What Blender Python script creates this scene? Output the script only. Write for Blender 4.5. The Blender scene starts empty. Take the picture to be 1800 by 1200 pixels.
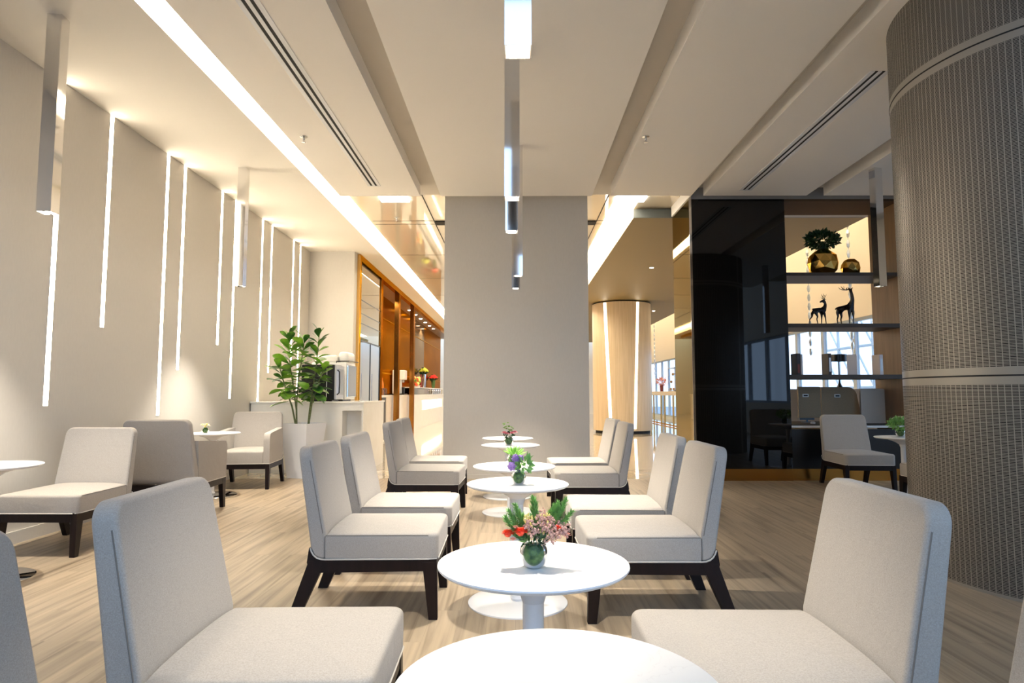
import bpy, bmesh, math, random
from mathutils import Vector, Matrix
PI = math.pi
random.seed(7)
SC = bpy.context.scene
COL = SC.collection
R = math.radians

# ------------------------------------------------------------------ camera
cam_d = bpy.data.cameras.new('camera')
cam = bpy.data.objects.new('camera', cam_d)
COL.objects.link(cam)
cam_d.sensor_width = 36.0
cam_d.lens = 36.0 * 1130.0 / 1800.0
cam_d.clip_start = 0.05
cam_d.clip_end = 300
cam.location = (0, 0, 1.2)
cam.rotation_euler = (PI / 2 + math.atan(90 / 1130), 0, math.atan(6 / 1130))
SC.camera = cam

# ------------------------------------------------------------------ view
SC.view_settings.view_transform = 'Standard'
SC.view_settings.look = 'None'
SC.view_settings.gamma = 1
SC.view_settings.use_curve_mapping = False
SC.view_settings.exposure = 1.06

# ------------------------------------------------------------------ world (bright overcast daylight)
W = bpy.data.worlds.new('daylight')
SC.world = W
W.use_nodes = True
bg = W.node_tree.nodes['Background']
bg.inputs[0].default_value = (0.52, 0.70, 1.0, 1)
bg.inputs[1].default_value = 1.65

LED_STRENGTH = 12.0
COVE_STRENGTH = 11.5
PEND_W = 130.0

def portal(name, loc, rot, sx, sy):
    l = bpy.data.lights.new(name, 'AREA')
    l.shape = 'RECTANGLE'; l.size = sx; l.size_y = sy
    l.cycles.is_portal = True
    o = bpy.data.objects.new(name, l); COL.objects.link(o)
    o.location = loc; o.rotation_euler = rot
portal('window_portal_back', (1.5, -3.05, 3.25), (-PI / 2, 0, PI), 11.2, 5.9)
portal('window_portal_right', (7.05, 16.5, 1.43), (PI / 2, 0, PI / 2), 39, 2.62)

# ------------------------------------------------------------------ materials
MATS = {}
def mat(name, col, rough=0.5, metal=0.0, emit=None, es=0.0, ior=None, trans=0.0, coat=0.0, spec=None, alpha=None):
    m = bpy.data.materials.new(name); m.use_nodes = True
    b = m.node_tree.nodes['Principled BSDF']
    b.inputs['Base Color'].default_value = (*col, 1)
    b.inputs['Roughness'].default_value = rough
    b.inputs['Metallic'].default_value = metal
    if emit: b.inputs['Emission Color'].default_value = (*emit, 1); b.inputs['Emission Strength'].default_value = es
    if ior: b.inputs['IOR'].default_value = ior
    if trans: b.inputs['Transmission Weight'].default_value = trans
    if coat: b.inputs['Coat Weight'].default_value = coat; b.inputs['Coat Roughness'].default_value = 0.03
    if spec is not None: b.inputs['Specular IOR Level'].default_value = spec
    MATS[name] = m
    return m
def nt(m): return m.node_tree.nodes, m.node_tree.links, m.node_tree.nodes['Principled BSDF']
def noise_col(m, c1, c2, scale, vecscale=(1, 1, 1), detail=4, bump=0.0, bscale=None, coords='Object', lo=0.3, hi=0.7):
    N, L, b = nt(m)
    tc = N.new('ShaderNodeTexCoord'); mp = N.new('ShaderNodeMapping')
    mp.inputs['Scale'].default_value = vecscale
    L.new(tc.outputs[coords], mp.inputs[0])
    n = N.new('ShaderNodeTexNoise'); n.inputs['Scale'].default_value = scale; n.inputs['Detail'].default_value = detail
    L.new(mp.outputs[0], n.inputs['Vector'])
    r = N.new('ShaderNodeValToRGB')
    r.color_ramp.elements[0].position = lo; r.color_ramp.elements[0].color = (*c1, 1)
    r.color_ramp.elements[1].position = hi; r.color_ramp.elements[1].color = (*c2, 1)
    L.new(n.outputs[0], r.inputs[0]); L.new(r.outputs[0], b.inputs['Base Color'])
    if bump:
        bp = N.new('ShaderNodeBump'); bp.inputs['Strength'].default_value = bump; bp.inputs['Distance'].default_value = 0.002
        if bscale:
            n2 = N.new('ShaderNodeTexNoise'); n2.inputs['Scale'].default_value = bscale
            L.new(mp.outputs[0], n2.inputs['Vector']); L.new(n2.outputs[0], bp.inputs['Height'])
        else:
            L.new(n.outputs[0], bp.inputs['Height'])
        L.new(bp.outputs[0], b.inputs['Normal'])
    return m

M_wall = noise_col(mat('wall_covering', (.5, .47, .43), .75), (.545, .51, .455), (.565, .53, .473), 60, (1, 1, .25), bump=.15, bscale=300)
M_wallc = noise_col(mat('column_covering', (.5, .47, .43), .7), (.545, .51, .455), (.565, .53, .473), 60, (1, 1, .25), bump=.15, bscale=300)
M_ceil = mat('ceiling_paint', (.82, .775, .71), .75)
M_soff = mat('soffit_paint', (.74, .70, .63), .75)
M_cream = mat('cream_wall_paint', (.80, .71, .56), .6)
M_crystal = mat('crystal', (.72, .82, .92), .15, .5)
M_tan = mat('tan_ceiling_paint', (.215, .150, .048), .6)
M_greyf = mat('grey_fascia', (.30, .29, .275), .5)
M_gloss = mat('glossy_cream_ceiling', (.74, .67, .53), .04, coat=.6, ior=1.7)
M_led = mat('warm_led', (1, 1, 1), .5, emit=(1, .86, .66), es=LED_STRENGTH)
M_cove = mat('cove_light', (1, 1, 1), .5, emit=(1, .87, .68), es=COVE_STRENGTH)
M_ledc = mat('column_led', (1, 1, 1), .5, emit=(1, .88, .68), es=5)
M_whitepanel = mat('ceiling_light_panel', (1, 1, 1), .5, emit=(.9, .95, 1), es=6)
M_lamp = mat('pendant_lamp_lens', (1, 1, 1), .5, emit=(1, .9, .74), es=40)
M_spotl = mat('downlight_lens', (1, 1, 1), .5, emit=(1, .9, .74), es=12)
M_chrome = mat('polished_steel', (.80, .79, .78), .06, 1.0)
M_chrome2 = mat('steel', (.62, .62, .62), .25, 1.0)
M_gold = mat('gold_trim', (.78, .48, .16), .22, 1.0)
M_goldv = mat('faceted_gold', (.95, .62, .18), .18, 1.0)
M_black = mat('black_glass', (.004, .003, .0025), .02, ior=1.5)
M_bronze = mat('bronze_mirror', (.40, .33, .22), .03, 1.0)
M_mirror = mat('tinted_mirror', (.66, .60, .48), .02, 1.0)
M_dglass = mat('fridge_glass', (.60, .68, .80), .04, 1.0)
M_fab = mat('oatmeal_fabric', (.5, .47, .43), .92, spec=.15)
M_fabd = mat('fabric_seam', (.20, .18, .16), .95, spec=.1)
M_pipe = mat('fabric_piping', (.60, .56, .50), .9, spec=.1)
M_leg = noise_col(mat('espresso_wood', (.012, .006, .005), .38, spec=.25), (.007, .003, .0025), (.014, .006, .005), 30, (1, 1, .08))
M_white = mat('white_metal', (.78, .78, .79), .22)
M_marble = mat('white_marble', (.86, .85, .84), .33)
M_cornerw = noise_col(mat('white_quartz', (.8, .78, .72), .12), (.84, .80, .72), (.88, .85, .78), 5)
M_shelf = mat('taupe_shelf', (.075, .062, .052), .6, spec=.3)
M_brown = noise_col(mat('brown_veneer', (.20, .12, .06), .4), (.17, .10, .05), (.24, .145, .075), 14, (1, 1, .1))
M_brownm = mat('bronze_glass_panel', (.30, .20, .11), .12, .8)
M_screen = noise_col(mat('tan_screen', (.32, .22, .12), .6), (.29, .20, .11), (.35, .245, .135), 80)
M_screenw = mat('white_screen', (.62, .55, .47), .5)
M_frame = mat('window_frame', (.42, .48, .54), .4)
M_framed = mat('dark_window_frame', (.03, .035, .04), .4)
M_truss = mat('white_truss', (.55, .58, .60), .5)
M_ground = mat('outdoor_ground', (.30, .33, .36), .8)
M_leaf = mat('ficus_leaf', (.05, .17, .02), .35)
noise_col(M_leaf, (.022, .10, .014), (.26, .50, .04), 3.4, lo=.42, hi=.62)
M_bark = noise_col(mat('stem_bark', (.2, .2, .08), .7), (.10, .12, .04), (.20, .22, .09), 40)
M_soil = mat('soil', (.03, .02, .012), .95)
M_moss = noise_col(mat('moss', (.05, .12, .02), .8), (.012, .05, .012), (.13, .22, .06), 60)
M_dleaf = noise_col(mat('dark_leaf', (.02, .07, .02), .5), (.006, .03, .01), (.03, .10, .025), 20)
M_lgreen = mat('fresh_green', (.20, .42, .06), .55)
M_pgreen = mat('pine_green', (.23, .46, .12), .6)
M_purple = noise_col(mat('purple_petal', (.3, .15, .5), .7), (.22, .10, .38), (.45, .28, .62), 200)
M_pink = mat('pink_petal', (.80, .25, .30), .6)
M_red = mat('red_petal', (.75, .03, .02), .55)
M_orange = mat('orange_petal', (.90, .09, .03), .5)
M_peach = mat('peach_petal', (.85, .42, .30), .6)
M_mauve = mat('mauve_petal', (.62, .36, .28), .65)
M_yell = mat('yellow_petal', (.85, .72, .22), .6)
M_ygreen = mat('yellow_green_petal', (.62, .66, .06), .6)
M_cream_p = mat('cream_petal', (.85, .78, .55), .6)
M_bl = mat('black_satin', (.008, .008, .008), .3)
M_blk = mat('black_plastic', (.006, .005, .005), .35)
M_silver = mat('silver_plastic', (.55, .55, .55), .3, .4)
M_whitep = mat('white_plastic', (.75, .74, .70), .35)
M_wood_d = mat('door_wood', (.25, .14, .07), .5)
M_dkslot = mat('dark_slot', (.008, .007, .006), .7)
M_screenb = mat('blue_grey_monitor', (.12, .20, .30), .25)
M_paper = mat('white_book', (.72, .66, .64), .6)
M_dbook = mat('dark_book', (.03, .018, .018), .5)
M_rbook = mat('red_brown_book', (.20, .03, .015), .5)
M_food = noise_col(mat('food', (.6, .35, .12), .7), (.55, .22, .06), (.80, .62, .30), 30)
M_deer = mat('black_resin', (.010, .008, .007), .22)

def glass_mat(name, col=(1, 1, 1), gloss=.12, const=None):
    m = bpy.data.materials.new(name); m.use_nodes = True
    N, L = m.node_tree.nodes, m.node_tree.links
    N.clear()
    o = N.new('ShaderNodeOutputMaterial'); mx = N.new('ShaderNodeMixShader')
    t = N.new('ShaderNodeBsdfTransparent'); g = N.new('ShaderNodeBsdfGlossy')
    t.inputs[0].default_value = (*col, 1); g.inputs['Roughness'].default_value = .02
    lw = N.new('ShaderNodeLayerWeight'); lw.inputs[0].default_value = gloss
    if const is None: L.new(lw.outputs['Fresnel'], mx.inputs[0])
    else: mx.inputs[0].default_value = const
    L.new(t.outputs[0], mx.inputs[1]); L.new(g.outputs[0], mx.inputs[2])
    L.new(mx.outputs[0], o.inputs[0])
    return m
M_glass = glass_mat('clear_glass', (.96, .99, .98), .25)
M_pane = glass_mat('window_glass', (.90, .94, .96), .04, .07)

# fabric weave
for m_, c_ in ((M_goldv, (.95, .7, .3)), (M_gold, (.7, .42, .14)), (M_bronze, (.70, .60, .44)), (M_brownm, (.4, .26, .12))):
    m_.node_tree.nodes['Principled BSDF'].inputs['Specular Tint'].default_value = (*c_, 1)
def fabric():
    N, L, b = nt(M_fab)
    tc = N.new('ShaderNodeTexCoord')
    n1 = N.new('ShaderNodeTexNoise'); n1.inputs['Scale'].default_value = 1.0; n1.inputs['Detail'].default_value = 2
    mp = N.new('ShaderNodeMapping'); mp.inputs['Scale'].default_value = (620, 620, 220)
    L.new(tc.outputs['Object'], mp.inputs[0]); L.new(mp.outputs[0], n1.inputs['Vector'])
    mp2 = N.new('ShaderNodeMapping'); mp2.inputs['Scale'].default_value = (200, 200, 760)
    n2 = N.new('ShaderNodeTexNoise'); n2.inputs['Scale'].default_value = 1.0; n2.inputs['Detail'].default_value = 2
    L.new(tc.outputs['Object'], mp2.inputs[0]); L.new(mp2.outputs[0], n2.inputs['Vector'])
    ad = N.new('ShaderNodeMath'); ad.operation = 'ADD'
    L.new(n1.outputs[0], ad.inputs[0]); L.new(n2.outputs[0], ad.inputs[1])
    r = N.new('ShaderNodeValToRGB')
    r.color_ramp.elements[0].position = .36; r.color_ramp.elements[0].color = (.335, .305, .268, 1)
    r.color_ramp.elements[1].position = .64; r.color_ramp.elements[1].color = (.455, .418, .375, 1)
    h = N.new('ShaderNodeMath'); h.operation = 'MULTIPLY'; h.inputs[1].default_value = .5
    L.new(ad.outputs[0], h.inputs[0]); L.new(h.outputs[0], r.inputs[0]); L.new(r.outputs[0], b.inputs['Base Color'])
    bp = N.new('ShaderNodeBump'); bp.inputs['Strength'].default_value = .35; bp.inputs['Distance'].default_value = .001
    n3 = N.new('ShaderNodeTexNoise'); n3.inputs['Scale'].default_value = 14
    L.new(tc.outputs['Object'], n3.inputs['Vector'])
    bp2 = N.new('ShaderNodeBump'); bp2.inputs['Strength'].default_value = .25; bp2.inputs['Distance'].default_value = .012
    L.new(n3.outputs[0], bp2.inputs['Height'])
    L.new(h.outputs[0], bp.inputs['Height']); L.new(bp2.outputs[0], bp.inputs['Normal']); L.new(bp.outputs[0], b.inputs['Normal'])
    b.inputs['Sheen Weight'].default_value = .15
fabric()

# wood planks running away from the camera
def planks():
    m = mat('oak_planks', (.5, .4, .3), .38)
    N, L, b = nt(m)
    g = N.new('ShaderNodeNewGeometry'); sx = N.new('ShaderNodeSeparateXYZ'); cx = N.new('ShaderNodeCombineXYZ')
    L.new(g.outputs['Position'], sx.inputs[0])
    L.new(sx.outputs[1], cx.inputs[0]); L.new(sx.outputs[0], cx.inputs[1])
    br = N.new('ShaderNodeTexBrick')
    br.inputs['Scale'].default_value = 1; br.inputs['Brick Width'].default_value = 1.22; br.inputs['Row Height'].default_value = .152
    br.inputs['Mortar Size'].default_value = .0012; br.inputs['Mortar Smooth'].default_value = .3
    br.inputs['Color1'].default_value = (.40, .40, .40, 1); br.inputs['Color2'].default_value = (.62, .62, .62, 1); br.inputs['Mortar'].default_value = (.30, .30, .30, 1)
    br.offset = .37
    L.new(cx.outputs[0], br.inputs['Vector'])
    mp = N.new('ShaderNodeMapping'); mp.inputs['Scale'].default_value = (.9, 20, 1)
    L.new(cx.outputs[0], mp.inputs[0])
    # shift the grain per plank
    sep = N.new('ShaderNodeVectorMath'); sep.operation = 'ADD'
    sc = N.new('ShaderNodeVectorMath'); sc.operation = 'SCALE'; sc.inputs['Scale'].default_value = 37
    L.new(br.outputs[0], sc.inputs[0]); L.new(mp.outputs[0], sep.inputs[0]); L.new(sc.outputs[0], sep.inputs[1])
    n = N.new('ShaderNodeTexNoise'); n.inputs['Scale'].default_value = 1; n.inputs['Detail'].default_value = 6; n.inputs['Distortion'].default_value = .6
    L.new(sep.outputs[0], n.inputs['Vector'])
    r = N.new('ShaderNodeValToRGB')
    e = r.color_ramp.elements
    e[0].position = .30; e[0].color = (.19, .145, .098, 1)
    e[1].position = .74; e[1].color = (.45, .36, .255, 1)
    k = e.new(.5); k.color = (.355, .283, .20, 1)
    L.new(n.outputs[0], r.inputs[0])
    mx = N.new('ShaderNodeMix'); mx.data_type = 'RGBA'; mx.blend_type = 'MULTIPLY'; mx.inputs['Factor'].default_value = 1
    r2 = N.new('ShaderNodeValToRGB')
    r2.color_ramp.elements[0].position = .28; r2.color_ramp.elements[0].color = (.80, .79, .78, 1)
    r2.color_ramp.elements[1].position = .62; r2.color_ramp.elements[1].color = (1.05, 1.03, 1.0, 1)
    L.new(br.outputs[0], r2.inputs[0])
    L.new(r.outputs[0], mx.inputs[6]); L.new(r2.outputs[0], mx.inputs[7]); L.new(mx.outputs[2], b.inputs['Base Color'])
    bp = N.new('ShaderNodeBump'); bp.inputs['Strength'].default_value = .12; bp.inputs['Distance'].default_value = .002
    L.new(n.outputs[0], bp.inputs['Height']); L.new(bp.outputs[0], b.inputs['Normal'])
    return m
M_floor = planks()

def tile_floor():
    m = mat('cream_marble_tiles', (.7, .6, .46), .05, coat=.4)
    N, L, b = nt(m)
    g = N.new('ShaderNodeNewGeometry')
    br = N.new('ShaderNodeTexBrick'); br.inputs['Scale'].default_value = 1
    br.inputs['Brick Width'].default_value = .8; br.inputs['Row Height'].default_value = .8; br.offset = 0
    br.inputs['Mortar Size'].default_value = .002
    br.inputs['Color1'].default_value = (.68, .58, .43, 1); br.inputs['Color2'].default_value = (.72, .63, .48, 1); br.inputs['Mortar'].default_value = (.45, .38, .28, 1)
    L.new(g.outputs['Position'], br.inputs['Vector']); 
    n = N.new('ShaderNodeTexNoise'); n.inputs['Scale'].default_value = 2; n.inputs['Detail'].default_value = 6; n.inputs['Distortion'].default_value = 1.5
    L.new(g.outputs['Position'], n.inputs['Vector'])
    mx = N.new('ShaderNodeMix'); mx.data_type = 'RGBA'; mx.blend_type = 'MULTIPLY'
    r = N.new('ShaderNodeValToRGB'); r.color_ramp.elements[0].position = .42; r.color_ramp.elements[0].color = (.86, .82, .76, 1); r.color_ramp.elements[1].position = .55
    L.new(n.outputs[0], r.inputs[0]); mx.inputs['Factor'].default_value = .8
    L.new(br.outputs[0], mx.inputs[6]); L.new(r.outputs[0], mx.inputs[7]); L.new(mx.outputs[2], b.inputs['Base Color'])
    return m
M_tile = tile_floor()

def marble():
    N, L, b = nt(M_marble)
    tc = N.new('ShaderNodeTexCoord')
    n = N.new('ShaderNodeTexNoise'); n.inputs['Scale'].default_value = 5; n.inputs['Detail'].default_value = 8; n.inputs['Distortion'].default_value = 1.2
    L.new(tc.outputs['Object'], n.inputs['Vector'])
    r = N.new('ShaderNodeValToRGB')
    e = r.color_ramp.elements
    e[0].position = .0; e[0].color = (.86, .855, .85, 1); e[1].position = 1; e[1].color = (.86, .855, .85, 1)
    a = e.new(.492); a.color = (.86, .855, .85, 1); a = e.new(.5); a.color = (.80, .79, .79, 1); a = e.new(.508); a.color = (.86, .855, .85, 1)
    L.new(n.outputs[0], r.inputs[0]); L.new(r.outputs[0], b.inputs['Base Color'])
marble()

def copper_mat():
    m = mat('brushed_copper', (.60, .27, .08), .24, 1.0)
    N, L, b = nt(m)
    tc = N.new('ShaderNodeTexCoord'); mp = N.new('ShaderNodeMapping'); mp.inputs['Scale'].default_value = (1, 1.0, 220)
    n = N.new('ShaderNodeTexNoise'); n.inputs['Scale'].default_value = 1; n.inputs['Detail'].default_value = 2
    L.new(tc.outputs['Object'], mp.inputs[0]); L.new(mp.outputs[0], n.inputs['Vector'])
    bp = N.new('ShaderNodeBump'); bp.inputs['Strength'].default_value = .2; bp.inputs['Distance'].default_value = .001
    L.new(n.outputs[0], bp.inputs['Height']); L.new(bp.outputs[0], b.inputs['Normal'])
    n2 = N.new('ShaderNodeTexNoise'); n2.inputs['Scale'].default_value = 1; mp2 = N.new('ShaderNodeMapping'); mp2.inputs['Scale'].default_value = (.3, .3, 1.2)
    L.new(tc.outputs['Object'], mp2.inputs[0]); L.new(mp2.outputs[0], n2.inputs['Vector'])
    r = N.new('ShaderNodeValToRGB'); r.color_ramp.elements[0].position = .35; r.color_ramp.elements[0].color = (.33, .135, .024, 1)
    r.color_ramp.elements[1].position = .65; r.color_ramp.elements[1].color = (.50, .23, .05, 1)
    L.new(n2.outputs[0], r.inputs[0]); L.new(r.outputs[0], b.inputs['Base Color']); b.inputs['Specular Tint'].default_value = (.58, .31, .10, 1)
    return m
M_copper = copper_mat()

def woodcol():
    m = mat('pale_oak_veneer', (.7, .55, .36), .35)
    return noise_col(m, (.58, .45, .28), (.72, .58, .39), 9, (3, 3, .12), detail=5, lo=.25, hi=.75)
M_oak = woodcol()

RIB = -2.375
def perf():
    m = mat('perforated_metal', (.35, .32, .28), .42, .35)
    N, L, b = nt(m)
    tc = N.new('ShaderNodeTexCoord'); s = N.new('ShaderNodeSeparateXYZ')
    L.new(tc.outputs['Object'], s.inputs[0])
    def M(op, a, bb=None, clamp=False):
        n = N.new('ShaderNodeMath'); n.operation = op
        for i, v in enumerate((a, bb)):
            if v is None: continue
            if isinstance(v, (int, float)): n.inputs[i].default_value = v
            else: L.new(v, n.inputs[i])
        return n.outputs[0]
    at = M('ARCTAN2', s.outputs[1], s.outputs[0])
    u = M('FRACT', M('MULTIPLY', M('ADD', at, 10), 1.0 / .036))
    v = M('FRACT', M('DIVIDE', M('ADD', s.outputs[2], 10), .0088))
    hu = M('GREATER_THAN', u, .14)
    hv = M('GREATER_THAN', v, .48)
    h = M('MULTIPLY', hu, hv)
    for zc in (3.365, 1.303):
        d = M('ABSOLUTE', M('SUBTRACT', s.outputs[2], zc))
        h = M('MULTIPLY', h, M('GREATER_THAN', d, .052))
    h = M('MULTIPLY', h, M('GREATER_THAN', s.outputs[2], .02))
    # plain vertical rib between the sheets
    pf = M('ABSOLUTE', M('SUBTRACT', M('FRACT', M('ADD', M('DIVIDE', M('SUBTRACT', at, RIB), 2 * PI / 4), 20)), .5))
    h = M('MULTIPLY', h, M('LESS_THAN', pf, .484))
    mx = N.new('ShaderNodeMix'); mx.data_type = 'RGBA'
    mx.inputs[6].default_value = (.33, .305, .265, 1); mx.inputs[7].default_value = (.008, .008, .008, 1)
    L.new(h, mx.inputs[0]); L.new(mx.outputs[2], b.inputs['Base Color'])
    ro = M('ADD', M('MULTIPLY', h, .5), .38); L.new(ro, b.inputs['Roughness'])
    me = M('MULTIPLY', M('SUBTRACT', 1, h), .35); L.new(me, b.inputs['Metallic'])
    sp = M('MULTIPLY', M('SUBTRACT', 1, h), .5); L.new(sp, b.inputs['Specular IOR Level'])
    return m
M_perf = perf()

# ------------------------------------------------------------------ object helpers
def obj(name, bm, m, parent=None, smooth=None, wn=False):
    me = bpy.data.meshes.new(name)
    bmesh.ops.recalc_face_normals(bm, faces=bm.faces)
    bm.to_mesh(me); bm.free()
    for x in (m if isinstance(m, (list, tuple)) else [m]): me.materials.append(x)
    o = bpy.data.objects.new(name, me); COL.objects.link(o)
    if smooth is not None:
        me.shade_smooth()
        me.set_sharp_from_angle(angle=R(smooth))
    if wn:
        w = o.modifiers.new('wn', 'WEIGHTED_NORMAL'); w.keep_sharp = True
    if parent: o.parent = parent
    return o
def setp(o, label, cat, group=None, kind=None):
    if label: o['label'] = label
    if cat: o['category'] = cat
    if group: o['group'] = group
    if kind: o['kind'] = kind
    return o
def thing(name, label, cat, loc=(0, 0, 0), rz=0, group=None):
    o = bpy.data.objects.new(name, None); COL.objects.link(o)
    o.empty_display_size = .1
    o.location = loc; o.rotation_euler = (0, 0, rz)
    return setp(o, label, cat, group)
def struct(name, bm, m, **k):
    o = obj(name, bm, m, **k); o['kind'] = 'structure'; return o
def dup(root, loc, rz, label=None, group=None):
    r = root.copy(); COL.objects.link(r); r.location = loc; r.rotation_euler = (0, 0, rz)
    if label: r['label'] = label
    if group: r['group'] = group
    for ch in list(root.children):
        c = ch.copy(); COL.objects.link(c); c.parent = r
        for g in ch.children:
            d = g.copy(); COL.objects.link(d); d.parent = c
    return r

def B(): return bmesh.new()
def box(bm, x0, x1, y0, y1, z0, z1, mi=0, skip=()):
    v = [bm.verts.new(p) for p in [(x0, y0, z0), (x1, y0, z0), (x1, y1, z0), (x0, y1, z0), (x0, y0, z1), (x1, y0, z1), (x1, y1, z1), (x0, y1, z1)]]
    F = {'b': (0, 3, 2, 1), 't': (4, 5, 6, 7), 'f': (0, 1, 5, 4), 'k': (2, 3, 7, 6), 'l': (3, 0, 4, 7), 'r': (1, 2, 6, 5)}
    out = []
    for k, ix in F.items():
        if k in skip: continue
        f = bm.faces.new([v[i] for i in ix]); f.material_index = mi; out.append(f)
    return v
def hexa(bm, bot, top, mi=0):
    """bot, top: 4 points each, same winding"""
    v = [bm.verts.new(p) for p in list(bot) + list(top)]
    for ix in [(0, 3, 2, 1), (4, 5, 6, 7), (0, 1, 5, 4), (1, 2, 6, 5), (2, 3, 7, 6), (3, 0, 4, 7)]:
        bm.faces.new([v[i] for i in ix]).material_index = mi
    return v
def rbox(bm, x0, x1, y0, y1, z0, z1, r=.01, seg=2):
    v = box(bm, x0, x1, y0, y1, z0, z1)
    es = list({e for q in v for e in q.link_edges})
    bmesh.ops.bevel(bm, geom=es, offset=r, segments=seg, affect='EDGES', profile=.5)
def lathe(bm, pts, n=32, cx=0, cy=0, mi=0, close=True):
    rings = []
    for r, z in pts:
        if r < 1e-5: rings.append([bm.verts.new((cx, cy, z))])
        else: rings.append([bm.verts.new((cx + r * math.cos(2 * PI * i / n), cy + r * math.sin(2 * PI * i / n), z)) for i in range(n)])
    for a, b in zip(rings, rings[1:]):
        for i in range(n):
            j = (i + 1) % n
            if len(a) == 1 and len(b) == 1: continue
            if len(a) == 1: f = bm.faces.new((a[0], b[j], b[i]))
            elif len(b) == 1: f = bm.faces.new((a[i], a[j], b[0]))
            else: f = bm.faces.new((a[i], a[j], b[j], b[i]))
            f.material_index = mi
def tube(bm, pts, rad, n=6, mi=0, cap=True):
    pts = [Vector(p) for p in pts]
    rads = rad if isinstance(rad, (list, tuple)) else [rad] * len(pts)
    rings = []
    up = Vector((0, 0, 1))
    prev = None
    for i, p in enumerate(pts):
        d = (pts[min(i + 1, len(pts) - 1)] - pts[max(i - 1, 0)])
        if d.length < 1e-9: d = Vector((0, 0, 1))
        d.normalize()
        if prev is None:
            a = d.cross(up) if abs(d.z) < .95 else d.cross(Vector((1, 0, 0)))
        else:
            a = prev - d * prev.dot(d)
            if a.length < 1e-6: a = d.cross(up)
        a.normalize(); prev = a
        b = d.cross(a)
        rings.append([bm.verts.new(p + (a * math.cos(2 * PI * k / n) + b * math.sin(2 * PI * k / n)) * rads[i]) for k in range(n)])
    for a, b in zip(rings, rings[1:]):
        for k in range(n):
            bm.faces.new((a[k], a[(k + 1) % n], b[(k + 1) % n], b[k])).material_index = mi
    if cap:
        bm.faces.new(rings[0][::-1]).material_index = mi; bm.faces.new(rings[-1]).material_index = mi
def ball(bm, c, r, seg=10, rings=7, sx=1, sy=1, sz=1, mi=0):
    n0 = len(bm.faces)
    res = bmesh.ops.create_uvsphere(bm, u_segments=seg, v_segments=rings, radius=r, matrix=Matrix.Translation(c) @ Matrix.Diagonal((sx, sy, sz, 1)))
    for v in res['verts']:
        for f in v.link_faces: f.material_index = mi

# ------------------------------------------------------------------ THE SETTING
YF, YB, YP = -3.0, 36.0, 1.2
bm = B(); box(bm, -4, 7, YF, 9.13, -.1, 0); struct('floor', bm, M_floor)
bm = B(); box(bm, -5, 7, 9.13, YB, -.1, 0); struct('floor', bm, M_tile)
bm = B(); box(bm, 7.3, 60, -30, 70, -.4, -.3); box(bm, -30, 60, -60, -3.4, -.4, -.3)
setp(obj('outdoor_ground', bm, M_ground), None, None, kind='structure')
# upper slab
CZ = 4.10
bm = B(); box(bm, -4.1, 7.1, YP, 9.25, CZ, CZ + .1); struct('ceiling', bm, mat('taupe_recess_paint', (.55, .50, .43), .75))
bm = B(); box(bm, -4.1, 7.1, YF, YP, 6.4, 6.5); box(bm, -4.1, 7.1, YP, YP + .1, CZ + .1, 6.4); struct('ceiling', bm, M_ceil)
bm = B(); box(bm, -2.7, 5.5, 9.25, 33, CZ, CZ + .1); struct('ceiling', bm, M_gloss)
bm = B(); box(bm, 5.5, 7.1, 9.25, YB, 5.6, 5.7); box(bm, 5.45, 5.5, 9.25, YB, CZ, 5.7); box(bm, 5.5, 7.1, 9.2, 9.25, CZ, 5.7); struct('ceiling', bm, M_cream)
# left soffit
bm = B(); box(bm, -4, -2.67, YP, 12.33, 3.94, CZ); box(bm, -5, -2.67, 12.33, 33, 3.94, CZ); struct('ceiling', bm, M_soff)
# dropped panels
for k, (a, b_) in enumerate(((-2.455, -1.33), (-1.045, 1.07), (1.335, 2.455), (2.625, 4.06), (4.30, 6.2))):
    bm = B(); box(bm, a, b_, YP, 8.80, 3.94, CZ); struct('ceiling', bm, M_ceil)
# cove light strips (on the slab, in the gap)
bm = B(); box(bm, -2.665, -2.47, YP, 33, CZ - .012, CZ - .001)
setp(obj('cove_light', bm, M_cove), 'long bright cove light strip running beside the lowered ceiling on the left', 'light')
bm = B(); box(bm, 1.50, 1.86, 9.26, 33, CZ - .012, CZ - .001)
setp(obj('cove_light', bm, M_cove), 'bright cove light strip beside the tan soffit right of the square column', 'light')
# seams of the glossy ceiling
bm = B()
for y in (10.68, 10.90, 13.38, 16.16, 19, 22): box(bm, -2.42, 5.4, y - .006, y + .006, CZ - .003, CZ - .0005)
for x in (-1.375, 1.375): box(bm, x - .008, x + .008, 9.25, 30, CZ - .004, CZ - .0005)
struct('trim_1', bm, M_dkslot)
for k, (a, b_) in enumerate(((-1.36, -.2), (.2, 1.36))):
    bm = B(); box(bm, a, b_, 10.68, 10.90, CZ - .02, CZ - .004); setp(obj('ceiling_vent', bm, M_dkslot), 'short dark ceiling slot just ' + ('left' if k == 0 else 'right') + ' of the square column top', 'vent')
for k, (a, b_) in enumerate(((-2.02, -1.60), (1.50, 1.94))):
    bm = B(); box(bm, a, b_, 9.27, 9.52, CZ - .03, CZ - .013)
    setp(obj('ceiling_light', bm, M_whitepanel), 'small white rectangular light panel in the glossy ceiling ' + ('left' if k == 0 else 'right') + ' of the square column', 'ceiling light')
bm = B(); box(bm, 5.52, 5.66, 9.3, YB, 5.585, 5.599)  # extra glowing strip, out of view, added to brighten the dim cream wall
setp(obj('cove_light', bm, M_cove), 'added unseen light strip brightening the far cream window wall', 'light')
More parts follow.
